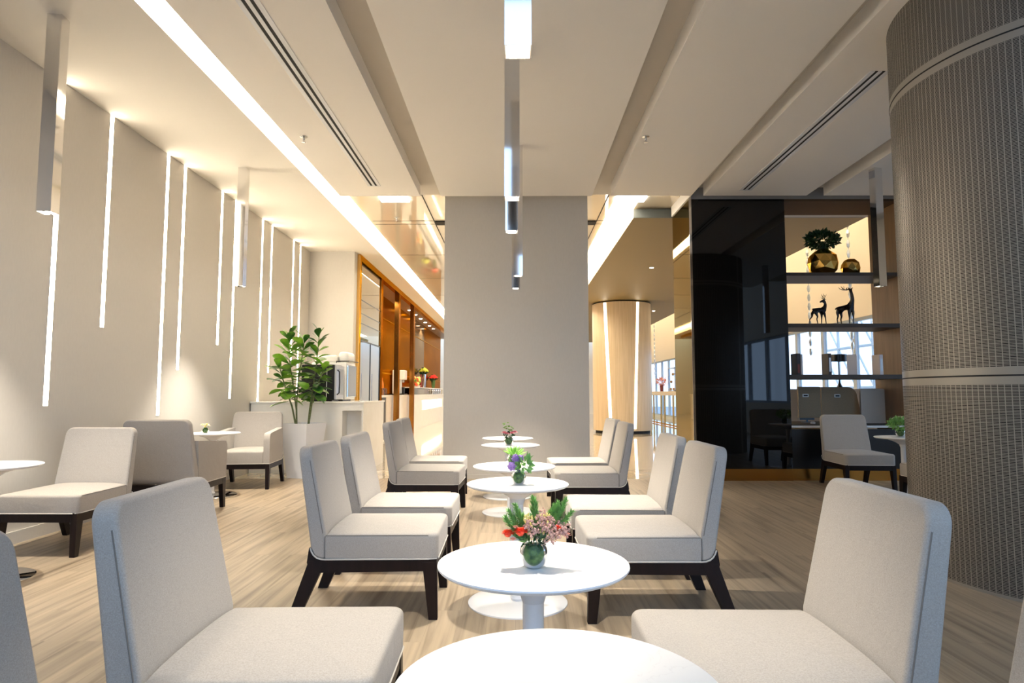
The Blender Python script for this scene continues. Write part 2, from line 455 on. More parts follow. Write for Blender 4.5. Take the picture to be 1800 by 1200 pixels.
# tan soffit on the right
bm = B(); box(bm, 1.86, 5.5, 9.945, 35, 3.94, CZ - .02); struct('ceiling', bm, M_tan)
bm = B(); box(bm, 1.86, 5.5, 9.93, 9.945, 3.94, CZ - .02); struct('trim_2', bm, mat('dark_grey_fascia', (.10, .11, .10), .5))
bm = B()
for x, y in ((4.05, 21), (4.65, 21.5), (4.9, 18), (5.1, 12.2), (4.7, 15), (3.0, 14)):
    lathe(bm, [(0, 3.936), (.035, 3.936), (.045, 3.94)], 12, x, y)
setp(obj('recessed_downlights', bm, M_spotl), 'tiny round downlights set in the tan soffit', 'downlight', kind='stuff')

# walls
bm = B(); box(bm, -4.2, -4, YF, 12.33, 0, 4.2); box(bm, -4.2, -4, YF, YP + .1, 4.2, 6.5); struct('wall_left', bm, M_wall)
bm = B(); box(bm, -5, -3.13, 12.33, 12.6, 0, 3.94); struct('wall_back', bm, M_wall)
bm = B(); box(bm, -5, 7.2, YB, YB + .2, 0, 5.7); struct('wall_back', bm, M_cream)
bm = B(); box(bm, -5.2, -5, 12.6, YB, 0, 4.2); struct('wall_left', bm, M_cream)
bm = B(); box(bm, -4.0, -3.985, YF, 9.67, 0, .10); struct('baseboard_left', bm, M_wall)
# right wall with the long ribbon window
WS, WH = .92, 2.73
bm = B(); box(bm, 7, 7.2, YF, 17.4, -.1, WS); box(bm, 7, 7.2, 17.4, YB, -.1, .12); box(bm, 7, 7.2, YF, YB, WH, 5.7); box(bm, 7, 7.2, YF, YP + .1, 5.7, 6.5); struct('wall_right', bm, M_cream)
k = 0
y = YF
WINY = []
while y < YB - .1:
    WINY.append((y, min(y + 1.36, YB))); y += 1.36
for i, (a, b_) in enumerate(WINY):
    WS = .92 if a < 17.3 else .12
    bm = B(); box(bm, 7.04, 7.12, a, a + .13, WS, WH); box(bm, 7.04, 7.12, a + .13, b_, WH - .06, WH); box(bm, 7.04, 7.12, a + .13, b_, WS, WS + .06)
    w = struct('window_%d' % (i + 1), bm, M_frame)
    bm = B(); box(bm, 7.085, 7.095, a + .13, b_, WS + .06, WH - .06); obj('pane', bm, M_pane, w)
# front wall behind the camera with tall windows
bm = B(); box(bm, -4.2, 7.2, YF - .2, YF, -.1, .3); box(bm, -4.2, 7.2, YF - .2, YF, 6.2, 6.5); struct('wall_front', bm, M_wall)
for i in range(7):
    a = -4.2 + i * 11.4 / 7
    bm = B(); box(bm, a, a + .16, YF - .18, YF - .02,   .3, 6.2)
    box(bm, a + .16, a + 11.4 / 7, YF - .18, YF - .02, 6.14, 6.2); box(bm, a + .16, a + 11.4 / 7, YF - .18, YF - .02, .3, .36)
    w = struct('window_%d' % (len(WINY) + i + 1), bm, M_framed)
    bm = B(); box(bm, a + .16, a + 11.4 / 7, YF - .105, YF - .095, .36, 6.14); obj('pane', bm, M_pane, w)

# steel lattice roof structure outside the right windows
def lattice(label, x0, y0, y1, z0, z1, n):
    t = thing('steel_lattice', label, 'structure', (x0, y0, 0))
    bm = B()
    L_ = y1 - y0
    for i in range(n + 1):
        yy = L_ * i / n
        tube(bm, [(0, yy, z0), (0, yy, z1)], .05, 5)
        if i < n:
            for q in range(4):
                za = z0 + (z1 - z0) * q / 4; zb = z0 + (z1 - z0) * (q + 1) / 4
                tube(bm, [(0, yy, za), (0, yy + L_ / n, zb)], .035, 5)
    for q in range(5):
        zz = z0 + (z1 - z0) * q / 4
        tube(bm, [(0, 0, zz), (0, L_, zz)], .05, 5)
    obj('lattice_bars', bm, M_truss, t)
lattice('white steel lattice outside the right windows beyond the shelf', 11.5, 14, 24, 0, 5.5, 9)
lattice('white steel lattice outside the right windows near the seating', 11.5, -7, 7, 0, 5.5, 12)

# ------------------------------------------------------------------ wall LED strips
for (y, zb), lab in zip(((5.47, 1.09), (6.16, 1.83), (7.20, .947), (7.58, 1.47), (8.57, 1.84), (9.0, 1.12), (9.98, .94), (10.37, 1.52), (11.40, 1.70), (11.77, 1.13)),
    ('behind the nearest left pendant, ending just above the first slipper chair', 'short one second from the left, right of the nearest pendant',
     'long one third from the left, reaching down to the armchair backs', 'medium one fourth from the left, close beside a longer strip',
     'short one fifth from the left, ending highest', 'long one sixth from the left behind the far pendant', 'long one just left of the plant crown',
     'medium one passing behind the left leaves of the plant', 'second from the wall corner, behind the plant', 'nearest to the wall corner, behind the plant')):
    t = thing('wall_light_strip', 'vertical glowing light strip on the left wall, ' + lab, 'wall light', (-4, y, 0), 0, 'vertical light strips on the left wall')
    bm = B(); box(bm, 0, .003, -.03, .03, zb, 3.935); obj('diffuser', bm, M_led, t)
    bm = B(); box(bm, 0, .004, -.033, -.03, zb - .003, 3.935); box(bm, 0, .004, .03, .033, zb - .003, 3.935); box(bm, 0, .004, -.03, .03, zb - .003, zb); obj('channel', bm, M_wall, t)

# ------------------------------------------------------------------ linear air diffusers, sprinklers
def diffuser(label, x, y0, y1):
    t = thing('linear_air_diffuser', label, 'vent', (x, 0, 3.94))
    bm = B(); box(bm, -.085, -.045, y0, y1, -.006, 0); box(bm, -.016, .016, y0, y1, -.006, 0); box(bm, .045, .085, y0, y1, -.006, 0)
    box(bm, -.085, .085, y1, y1 + .02, -.006, 0); obj('frame', bm, M_white, t)
    for s in (-.0305, .0305):
        bm = B(); box(bm, s - .0145, s + .0145, y0, y1, -.002, 0); obj('slot', bm, M_dkslot, t)
diffuser('long twin-slot air diffuser in the ceiling panel beside the bright cove', -1.875, YP + .1, 8.33)
diffuser('long twin-slot air diffuser in the right ceiling panel above the black glass wall', 3.12, 5.31, 8.53)
bm = B(); lathe(bm, [(0, 0), (.04, 0), (.04, -.006), (.012, -.012), (.012, -.03), (.008, -.04), (.008, -.06), (.022, -.062), (.022, -.066), (0, -.066)], 14)
spr = thing('sprinkler', 'small chrome sprinkler head on the ceiling panel left of the centre pendants', 'sprinkler', (-2.27, 6.69, 3.94), 0)
obj('sprinkler_head', bm, M_chrome2, spr)
dup(spr, (1.40, 6.71, 3.94), 0, 'small chrome sprinkler head on the ceiling panel right of the centre pendants')
dup(spr, (-1.97, 10.47, CZ), 0, 'small sprinkler head on the glossy cream ceiling left of the square column')

# ------------------------------------------------------------------ square column
bm = B(); box(bm, -1.02, 1.045, 9.13, 10.4, 0, CZ)
setp(obj('square_column', bm, M_wallc), 'wide square column in pale grey covering at the end of the table row', 'column')
bm = B(); box(bm, -1.025, 1.05, 9.118, 9.13, 0, .06); struct('baseboard_column', bm, M_wall)

# ------------------------------------------------------------------ perforated round column
t = thing('perforated_column', 'huge round column clad in slotted grey metal sheets at the right edge', 'column', (3.76, 4.33, 0))
bm = B(); lathe(bm, [(1.0, .0), (1.0, 3.94)], 160); obj('cladding', bm, M_perf, t, smooth=60)
bm = B()
for z in (3.365, 1.303): lathe(bm, [(1.001, z - .005), (1.0035, z - .004), (1.0035, z + .004), (1.001, z + .005)], 160)
obj('joint', bm, M_dkslot, t, smooth=60)

# ------------------------------------------------------------------ oak round column far back
t = thing('oak_column', 'round pale oak column with two slanting light lines beyond the square column', 'column', (3.27, 19.75, 0))
bm = B(); lathe(bm, [(.89, .08), (.89, 3.90)], 64); obj('cladding', bm, M_oak, t, smooth=60)
bm = B(); lathe(bm, [(.82, 0), (.82, .08)], 48); lathe(bm, [(.84, 3.90), (.84, 3.94)], 48); obj('base_ring', bm, M_dkslot, t, smooth=60)
def surf_led(xa, xb, za, zb, name='light_line'):
    bm = B(); prev = None
    n = 20
    for i in range(n + 1):
        f = i / n; x = xa + (xb - xa) * f; z = za + (zb - za) * f
        r = .895; vs = []
        for s in (-.035, .035):
            xx = x + s; yy = -math.sqrt(r * r - xx * xx); vs.append(bm.verts.new((xx, yy, z)))
        if prev: bm.faces.new((prev[0], prev[1], vs[1], vs[0]))
        prev = vs
    obj(name, bm, M_ledc, t)
surf_led(-.60, -.47, 3.88, .15)
surf_led(.36, .22, 3.88, .15)

# ------------------------------------------------------------------ black glass wall block
YW = 8.93
t = thing('black_glass_partition', 'tall black glass partition on a copper plinth, right of centre', 'partition', (0, YW, 0))
bm = B(); box(bm, 2.49, 3.80, 0, .95, .16, 3.93); obj('black_glass', bm, M_black, t)
bm = B(); box(bm, 2.455, 2.49, 0.0, .95, .0, 3.93); obj('bronze_mirror', bm, M_bronze, t)
bm = B(); box(bm, 2.452, 2.486, -.012, -.001, .0, 4.09); obj('edge_trim', bm, M_chrome, t)
bm = B(); box(bm, 2.49, 3.80, -.004, .9, 0, .16); obj('copper_plinth', bm, M_copper, t)
bm = B(); box(bm, 2.455, 6.9, YW, YW + .95, 3.93, CZ - .001); struct('trim_3', bm, M_greyf)
bm = B(); box(bm, 2.44, 2.4545, 8.80, YW + .95, 3.94, CZ - .001); struct('trim_4', bm, M_ceil)

# ------------------------------------------------------------------ shelf unit
t = thing('open_shelving', 'open taupe shelf wall between the black glass and the round column', 'shelf', (0, YW, 0))
X0, X1 = 3.80, 5.42
for z0, z1 in ((2.842, 2.888), (2.111, 2.165), (1.393, 1.45)):
    bm = B(); box(bm, X0, X1, .04, .72, z0, z1); obj('shelf', bm, M_shelf, t)
bm = B(); box(bm, X1, X1 + .5, .02, .80, 0, 3.93); obj('side_panel', bm, M_brown, t)
bm = B(); box(bm, X0, X1, .0, .72, 3.90, 3.929); obj('top_panel', bm, mat('dark_brown_lintel', (.10, .062, .035), .85, spec=.1), t)
bm = B(); box(bm, X0, X1, .02, .06, .16, .70); obj('front_panel', bm, M_blk, t)
bm = B(); box(bm, X0, X1, .016, .06, 0, .16); obj('copper_plinth', bm, M_copper, t)
bm = B(); box(bm, X1 + .5, 7, YW + .1, YW + .3, 0, 3.93); struct('wall_right', bm, M_brown)
t = thing('work_counter', 'white-edged work counter below the open shelves', 'desk', (0, YW, 0))
bm = B(); box(bm, X0, X1, .0, 1.3, .72, .748); obj('worktop', bm, M_whitep, t)
bm = B(); box(bm, X0 + .02, X1 - .02, .02, 1.28, .749, .756); obj('desk_mat', bm, M_shelf, t)
# screens
def screen(name, label, x0, x1, y, z0, z1, m, r=.12, slot=None, rl=False):
    t = thing(name, label, 'desk screen', ((x0 + x1) / 2, y, z0))
    bm = B(); w = (x1 - x0) / 2; h = z1 - z0
    pts = [(-w, 0), (w + .0, 0)]
    pts[1] = (w + (.06 if r > .1 else 0), 0)
    for i in range(7): a = i / 6 * PI / 2; pts.append((w - r + r * math.cos(a), h - r + r * math.sin(a)))
    pts.append((-w, h))
    f0 = [bm.verts.new((p[0], 0, p[1])) for p in pts]; f1 = [bm.verts.new((p[0], .04, p[1])) for p in pts]
    bm.faces.new(f0); bm.faces.new(f1[::-1])
    for i in range(len(pts)): j = (i + 1) % len(pts); bm.faces.new((f0[i], f1[i], f1[j], f0[j]))
    obj('screen_panel', bm, m, t)
    if slot is not None:
        bm = B(); rbox(bm, slot - .045, slot + .045, -.008, -.0005, h - .155, h - .108, .003, 1); sf = obj('slot_frame', bm, M_whitep, t)
        bm = B(); box(bm, slot - .03, slot + .03, -.011, -.0085, h - .142, h - .121); obj('slot', bm, M_dkslot, sf)
screen('privacy_screen', 'tan curved desk screen with a framed slot, right one of two behind the chair', 4.55, 5.08, 9.62, .83, 1.285, M_screen, .14, -.03)
screen('privacy_screen', 'tan desk screen with a framed slot at the edge of the black glass', 4.2, 4.53, 9.60, .83, 1.29, M_screen, .02, -.06)
screen('privacy_screen', 'pale cream desk screen standing right of the tan screens', 5.07, 5.42, 9.50, .757, 1.26, M_screenw, .02)
bm = B(); box(bm, 4.2, 5.9, 10.24, 10.40, 0, 1.26)
setp(obj('low_partition', bm, M_cream), 'low cream partition behind the work counter carrying the black lamp', 'partition')
bm = B(); rbox(bm, 4.30, 4.52, 9.80, 9.82, .79, .95, .004, 1); box(bm, 4.40, 4.42, 9.80, 9.82, .757, .80); box(bm, 4.34, 4.48, 9.76, 9.86, .7565, .765)
setp(obj('monitor', bm, M_screenb), 'blue-lit monitor edge showing below the left tan screen', 'monitor')
bm = B(); rbox(bm, 5.0, 5.14, 10.12, 10.135, .85, 1.12, .004, 1); box(bm, 5.05, 5.09, 10.12, 10.135, .757, .86); box(bm, 5.0, 5.14, 10.08, 10.18, .7565, .765)
setp(obj('monitor', bm, M_screenb), 'blue-grey monitor between the tan and cream desk screens', 'monitor')
bm = B(); lathe(bm, [(0, .757), (.03, .757), (.035, .775), (.02, .79), (0, .79)], 14, 4.24, 9.25)
bmesh.ops.scale(bm, vec=(1.0, 1, 1), verts=bm.verts)
setp(obj('computer_mouse', bm, M_whitep, smooth=40), 'small white mouse on the work counter beside the black glass', 'mouse')

# ------------------------------------------------------------------ shelf objects
def facet_vase(name, label, x, y, z, r, seed, flat=.86):
    random.seed(seed)
    t = thing(name, label, 'vase', (x, y, z))
    bm = B(); bmesh.ops.create_icosphere(bm, subdivisions=2, radius=r)
    for v in bm.verts:
        v.co += Vector([random.uniform(-1, 1) * r * .09 for _ in range(3)])
        v.co = v.co.normalized() * r * random.uniform(.96, 1.03)
        v.co.z = max(min(v.co.z * 1.06, r * 1.02), -r * flat)
    bmesh.ops.dissolve_limit(bm, angle_limit=R(9), verts=bm.verts, edges=bm.edges)
    for v in bm.verts: v.co.z += r * flat
    obj('vase_body', bm, M_goldv, t)
    return t
v = facet_vase('faceted_vase', 'large round faceted gold vase holding a leafy bush, top shelf', 4.47, 9.25, 2.888, .215, 3)
facet_vase('faceted_vase', 'smaller empty faceted gold vase on the top shelf', 4.87, 9.25, 2.888, .135, 5)
def leaf_cloud(bm, c, rx, ry, rz, n, s, seed=1, up=.3):
    rnd = random.Random(seed)
    for _ in range(n):
        a = rnd.uniform(0, 2 * PI); ct = rnd.uniform(-1, 1); st = math.sqrt(1 - ct * ct); q = rnd.uniform(.55, 1)
        d = Vector((st * math.cos(a), st * math.sin(a), ct))
        p = Vector(c) + Vector((d.x * rx, d.y * ry, d.z * rz)) * q
        dd = (d + Vector((rnd.uniform(-.6, .6), rnd.uniform(-.6, .6), rnd.uniform(-.3, .7) + up))).normalized()
        w = dd.cross(Vector((rnd.uniform(-1, 1), rnd.uniform(-1, 1), rnd.uniform(-1, 1)))).normalized()
        l = s * rnd.uniform(.7, 1.25)
        m_ = p + dd * l * .5; nrm = dd.cross(w) * l * .12
        vs = [bm.verts.new(p), bm.verts.new(m_ + w * l * .3 + nrm), bm.verts.new(p + dd * l), bm.verts.new(m_ - w * l * .3 + nrm)]
        bm.faces.new(vs)
bm = B(); leaf_cloud(bm, (0, 0, .53), .235, .18, .12, 900, .055, 4)
tube(bm, [(0, 0, .40), (0, 0, .5)], .04, 6)
b_ = setp(thing('potted_bush', 'dark green leafy bush standing in the large gold vase', 'plant', (4.47, 9.25, 2.888)), None, None)
obj('foliage', bm, M_dleaf, b_)

def skin_obj(name, verts, edges, radii, m, parent, sub=1, smooth=True):
    me = bpy.data.meshes.new(name); me.from_pydata(verts, edges, []); me.update()
    o = bpy.data.objects.new(name, me); COL.objects.link(o)
    o.parent = parent
    sk = o.modifiers.new('skin', 'SKIN'); 
    for i, r in enumerate(radii):
        s = me.skin_vertices[0].data[i] if me.skin_vertices else None
        if s: s.radius = (r, r)
    if me.skin_vertices: me.skin_vertices[0].data[0].use_root = True
    if sub: sb = o.modifiers.new('sub', 'SUBSURF'); sb.levels = sub; sb.render_levels = sub
    me.materials.append(m)
    sk.use_smooth_shade = smooth
    return o
def make_skin(name, chain, m, parent, sub=1):
    """chain: list of polylines [(x,y,z,r),...]; shared points merge"""
    verts, radii, edges, key = [], [], [], {}
    for pl in chain:
        prev = None
        for p in pl:
            k = (round(p[0], 4), round(p[1], 4), round(p[2], 4))
            if k not in key:
                key[k] = len(verts); verts.append(k); radii.append(p[3])
            i = key[k]
            if prev is not None and prev != i: edges.append((prev, i))
            prev = i
    me = bpy.data.meshes.new(name); me.from_pydata(verts, edges, []); me.update()
    o = bpy.data.objects.new(name, me); COL.objects.link(o); o.parent = parent
    bpy.context.view_layer.objects.active = o
    sk = o.modifiers.new('skin', 'SKIN'); sk.branch_smoothing = .4
    if not me.skin_vertices:
        bm = bmesh.new(); bm.from_mesh(me); bm.verts.layers.skin.verify(); bm.to_mesh(me); bm.free()
    d = me.skin_vertices[0].data
    for i, r in enumerate(radii): d[i].radius = (r, r)
    d[0].use_root = True
    sb = o.modifiers.new('sub', 'SUBSURF'); sb.levels = sub; sb.render_levels = sub
    me.materials.append(m)
    return o

# stag statues (x to the right of the photo)
def stag_small(x, y, z):
    t = thing('stag_statue', 'smaller black stag statue in profile with its head turned back, middle shelf', 'statue', (x, y, z))
    hip = (-.075, 0, .215, .034)
    ch = [[hip, (-.03, 0, .222, .036), (.03, 0, .218, .040), (.055, 0, .235, .038), (.078, 0, .285, .024), (.075, 0, .325, .019), (.052, 0, .352, .022), (.022, 0, .345, .016), (.0, 0, .328, .009)],
          [hip, (-.10, 0, .236, .009), (-.112, 0, .226, .004)]]
    for s in (-1, 1):
        dx = -.018 * s
        ch.append([hip, (-.088 + dx, .018 * s, .17, .021), (-.076 + dx * 1.6, .022 * s, .125, .011), (-.10 + dx * 2.2, .022 * s, .085, .008), (-.094 + dx * 2.6, .022 * s, .012, .006), (-.088 + dx * 2.6, .022 * s, .004, .008)])
        ch.append([(.03, 0, .218, .040), (.040 + dx * .6, .020 * s, .16, .018), (.044 + dx * .9, .022 * s, .10, .009), (.046 + dx * 1.2, .022 * s, .012, .006), (.052 + dx * 1.2, .022 * s, .004, .008)])
        ch.append([(.052, 0, .352, .022), (.062, .016 * s, .372, .005), (.078, .026 * s, .366, .003)])
    b = make_skin('stag_body', ch, M_deer, t)
    for s in (-1, 1):
        bm = B()
        main = [(.050, .010 * s, .362), (.062, .022 * s, .385), (.060, .032 * s, .41), (.046, .030 * s, .435), (.040, .026 * s, .455)]
        tube(bm, main, [.005, .0045, .004, .0035, .001], 5)
        tube(bm, [main[1], (.038, .026 * s, .395), (.028, .026 * s, .412)], [.004, .003, .001], 5)
        tube(bm, [main[2], (.074, .036 * s, .425), (.076, .036 * s, .445)], [.004, .003, .001], 5)
        obj('antler', bm, M_deer, t)
    for o in (t,): o.scale = (1.03, 1.03, 1.0)
stag_small(4.38, 9.2, 2.165)
def stag_large(x, y, z):
    t = thing('stag_statue', 'taller black stag statue facing forward with its head raised, middle shelf', 'statue', (x, y, z))
    # faces -Y and a little right; hindquarters at the left back
    hip = (-.065, .10, .255, .042)
    sh = (.035, -.03, .262, .046)
    ch = [[hip, (-.02, .05, .26, .046), sh, (.048, -.055, .33, .034), (.045, -.065, .40, .024), (.030, -.070, .465, .021), (.018, -.078, .495, .025), (-.002, -.098, .492, .019), (-.022, -.118, .484, .011)],
          [hip, (-.10, .12, .262, .012), (-.112, .125, .235, .006)]]
    for s in (-1, 1):
        ch.append([hip, (-.068 + .022 * s, .105, .19, .026), (-.064 + .026 * s, .09, .14, .014), (-.066 + .026 * s, .115, .095, .010), (-.062 + .027 * s, .10, .014, .008), (-.062 + .027 * s, .09, .005, .011)])
        ch.append([sh, (.037 + .026 * s, -.035, .19, .024), (.037 + .028 * s, -.035, .11, .011), (.037 + .028 * s, -.033, .014, .008), (.037 + .028 * s, -.042, .005, .011)])
        ch.append([(.018, -.078, .495, .025), (.022 + .022 * s, -.066, .522, .007), (.026 + .036 * s, -.060, .535, .003)])
    make_skin('stag_body', ch, M_deer, t)
    for s in (-1, 1):
        bm = B()
        q = .012 * s
        main = [(.008 + q, -.07, .512), (-.03 + q, -.06 + q, .500), (-.075, -.05 + 2 * q, .505), (-.105, -.05 + 3 * q, .525), (-.122, -.05 + 3 * q, .548)]
        tube(bm, main, [.006, .0055, .005, .004, .0015], 5)
        tube(bm, [main[2], (-.072, -.05 + 2 * q, .53), (-.078, -.05 + 2 * q, .552)], [.005, .0035, .0015], 5)
        tube(bm, [main[1], (-.028, -.06 + q, .525), (-.024, -.06 + q, .538)], [.005, .0035, .0015], 5)
        obj('antler', bm, M_deer, t)
stag_large(4.77, 9.2, 2.165)
# books
def book(label, x, y, z, w, d, h, m, rz=0, band=None):
    t = thing('book', label, 'book', (x, y, z), rz, 'books standing on the lower shelf')
    bm = B(); rbox(bm, -w / 2, w / 2, 0, d, 0, h, .003, 1); obj('cover', bm, m, t)
    bm = B(); box(bm, -w / 2 + .004, w / 2 - .004, .01, d + .002, h - .001, h + .001); obj('page_block', bm, M_paper, t)
    if band:
        bm = B(); box(bm, -w * .28, w * .28, -.0012, -.0002, h * band[0], h * band[1]); obj('spine_band', bm, band[2], t)
book('thick dark book with a red-brown lower spine beside the black glass, lower shelf', 3.98, 9.05, 1.45, .05, .2, .30, M_dbook, 0, (.08, .5, M_rbook))
book('white book standing just right of the red-brown spined book', 4.03, 9.06, 1.45, .028, .2, .29, M_paper)
book('dark narrow book left of the black lampshade, lower shelf', 4.42, 9.05, 1.45, .045, .2, .30, M_dbook, 0, (.15, .8, M_silver))
book('wide pale book turned at an angle right of the black lampshade', 4.73, 9.05, 1.45, .12, .16, .285, M_paper, R(-25))
book('white book with grey lettering near the right end of the lower shelf', 5.14, 9.05, 1.45, .05, .2, .285, M_paper, 0, (.2, .8, M_silver))
# black lamp
t = thing('table_lamp', 'black table lamp with drum shade standing on the low cream partition', 'lamp', (5.18, 10.32, 1.26))
bm = B(); lathe(bm, [(0, 0), (.12, 0), (.12, .006), (.045, .03), (.012, .10), (.008, .14), (0, .14)], 24); obj('lamp_base', bm, M_bl, t, smooth=40)
bm = B(); tube(bm, [(0, 0, .12), (0, 0, .48)], .008, 8); obj('pole', bm, M_bl, t)
bm = B(); lathe(bm, [(.125, .44), (.13, .44), (.122, .55), (.117, .55), (.125, .44)], 32); lathe(bm, [(0, .54), (.118, .545)], 32); obj('lamp_shade', bm, M_bl, t, smooth=40)

# ------------------------------------------------------------------ pendants
def make_pendant():
    t = thing('pendant_light', '', 'pendant light')
    H0, H1 = 2.48, 3.94
    w = .05; k = .004
    bm = B()
    for a, b_, c, d in ((-w, w, -w, -w + k), (-w, w, w - k, w), (-w, -w + k, -w + k, w - k), (w - k, w, -w + k, w - k)):
        box(bm, a, b_, c, d, H0, H1)
    obj('tube_shade', bm, M_chrome, t)
    bm = B(); box(bm, -w + k, w - k, -w + k, w - k, H0 + .07, H0 + .08); bf = obj('baffle', bm, M_whitep, t)
    bm = B(); lathe(bm, [(0, H0 + .055), (.03, H0 + .055), (.034, H0 + .07)], 20); obj('lamp_lens', bm, M_lamp, bf)
    l = bpy.data.lights.new('pendant_bulb', 'SPOT'); l.energy = PEND_W; l.spot_size = R(80); l.spot_blend = .7
    l.shadow_soft_size = .018; l.color = (1, .93, .82)
    lo = bpy.data.objects.new('bulb', l); COL.objects.link(lo); lo.parent = t; lo.location = (0, 0, H0 + .004)
    return t
P0 = make_pendant()
pend = [((.01, 2.33), 'nearest of the centre row, at the top edge'), ((-.022, 4.17), 'second of the centre row'),
        ((-.03, 5.05), 'third and lowest-looking below the second of the centre row'), ((.03, 7.0), 'fourth of the centre row'), ((.005, 7.85), 'farthest of the centre row, nearest the square column'),
        ((-3.345, 4.49), 'nearest of two along the left wall'), ((-3.325, 7.67), 'far one of two along the left wall'),
        ((4.42, 7.73), 'on the right, in front of the open shelves'), ((5.4, 4.1), 'far right beside the round column, seen in the black glass'), ((5.06, 2.2), 'far right seating, seen in the black glass')]
for i, (p, lab) in enumerate(pend):
    L_ = 'square polished steel tube pendant, ' + lab
    ang = R(12) if i in (0, 1) else 0
    if i == 5: ang = R(8)
    if i == 0: P0.location = (p[0], p[1], 0); P0['label'] = L_; P0['group'] = 'square steel tube pendants'
    else:
        q = dup(P0, (p[0], p[1], 0), {5: R(6), 7: R(10)}.get(i, 0), L_)
        if i >= 7:
            for c in q.children:
                if c.type == 'LIGHT': c.data = c.data.copy(); c.data.energy = PEND_W * .08

# ------------------------------------------------------------------ slipper chairs
def prism_xz(bm, prof, y0, y1):
    a = [bm.verts.new((p[0], y0, p[1])) for p in prof]; b = [bm.verts.new((p[0], y1, p[1])) for p in prof]
    bm.faces.new(a); bm.faces.new(b[::-1])
    n = len(prof)
    for i in range(n): j = (i + 1) % n; bm.faces.new((a[i], b[i], b[j], a[j]))
    return a, b
def ebetween(bm, test): return [e for e in bm.edges if test(e.verts[0].co, e.verts[1].co)]
def rrect(xb, xf, hw, rf, d, n=6):
    """plan outline, front corners rounded by rf, whole outline inset by d"""
    x1 = xf - d; x0 = xb + min(d, .012); h = hw - d; r = max(rf - d * .6, .008)
    pts = [(x0, -h), ]
    for k in range(1, 5): pts.append((x0 + (x1 - r - x0) * k / 5, -h))
    for k in range(n + 1):
        a = -PI / 2 + PI / 2 * k / n; pts.append((x1 - r + r * math.cos(a), -h + r + r * math.sin(a)))
    for k in range(n + 1):
        a = PI / 2 * k / n; pts.append((x1 - r + r * math.cos(a), h - r + r * math.sin(a)))
    for k in range(4, 0, -1): pts.append((x0 + (x1 - r - x0) * k / 5, h))
    pts.append((x0, h))
    return pts
def seat_bm(xf, xb, hw, zt, zb, r=.045):
    bm = B()
    lv = [(.004, zb), (0, zb + .006), (-.001, (zb + zt) / 2), (0, zt - .020), (.003, zt - .010), (.009, zt - .003), (.018, zt)]
    lv += [(.05, zt + .005), (.09, zt + .009), (.14, zt + .012), (.20, zt + .014), (.25, zt + .0145)]
    rings = [[bm.verts.new((x, y, z)) for x, y in rrect(xb, xf, hw, r, d)] for d, z in lv]
    bm.faces.new(rings[0][::-1]); bm.faces.new(rings[-1])
    for a, b in zip(rings, rings[1:]):
        for i in range(len(a)):
            j = (i + 1) % len(a); bm.faces.new((a[i], a[j], b[j], b[i]))
    return bm
def back_bm(prof, hw, htop, rc=.06):
    bm = B(); a, b = prism_xz(bm, prof, -hw, hw)
    zt = max(p[1] for p in prof); zb = min(p[1] for p in prof)
    # top corners
    es = ebetween(bm, lambda p, q: p.z > zt - .03 and q.z > zt - .03 and abs(p.y - q.y) < 1e-4)
    bmesh.ops.bevel(bm, geom=es, offset=rc, segments=6, affect='EDGES', profile=.5)
    es = [e for e in bm.edges if len(e.link_faces) == 2 and e.calc_face_angle(0) > R(50)]
    bmesh.ops.bevel(bm, geom=es, offset=.016, segments=3, affect='EDGES', profile=.5, clamp_overlap=True)
    for v in bm.verts:
        f = max(0, min(1, (v.co.z - .42) / (zt - .42)))
        v.co.y *= 1 + (htop / hw - 1) * f
        # slight belly of the cushion
    return bm
ARC = [(-.249, .315), (-.272, .3165), (-.293, .324), (-.310, .338), (-.321, .356), (-.328, .375)]
BACKP = [(-.249, .315), (-.249, .457), (-.345, .909), (-.415, .905), (-.328, .375), (-.321, .356), (-.310, .338), (-.293, .324), (-.272, .3165)]
def leg_bm(x0, x1, bx0, bx1, y, zt, wy=.05, by=.04):
    bm = B(); s = 1 if y > 0 else -1
    yo = y; yi = y - s * wy; yib = y - s * by
    hexa(bm, [(bx0, yib, 0), (bx1, yib, 0), (bx1, yo, 0), (bx0, yo, 0)], [(x0, yi, zt), (x1, yi, zt), (x1, yo, zt), (x0, yo, zt)])
    es = list(bm.edges); bmesh.ops.bevel(bm, geom=es, offset=.002, segments=1, affect='EDGES')
    return bm
def base_parts(t, hw):
    # rails with the rear curve following the upholstery
    bm = B()
    for s in (-1, 1):
        y0, y1 = sorted((s * (hw - .002), s * (hw - .035)))
        prism_xz(bm, [(.345, .313), (-.265, .313), (-.30, .327), (-.326, .375), (-.335, .375), (-.345, .30), (-.33, .245), (.28, .252), (.345, .245)], y0, y1)
    box(bm, .31, .343, -hw + .035, hw - .035, .25, .313)
    box(bm, -.33, -.30, -hw + .035, hw - .035, .25, .318)
    obj('seat_rail', bm, M_leg, t)
    for s in (-1, 1):
        obj('leg', leg_bm(.268, .346, .305, .352, s * (hw - .001), .30), M_leg, t)
        obj('leg', leg_bm(-.335, -.245, -.445, -.385, s * (hw - .001), .31), M_leg, t)
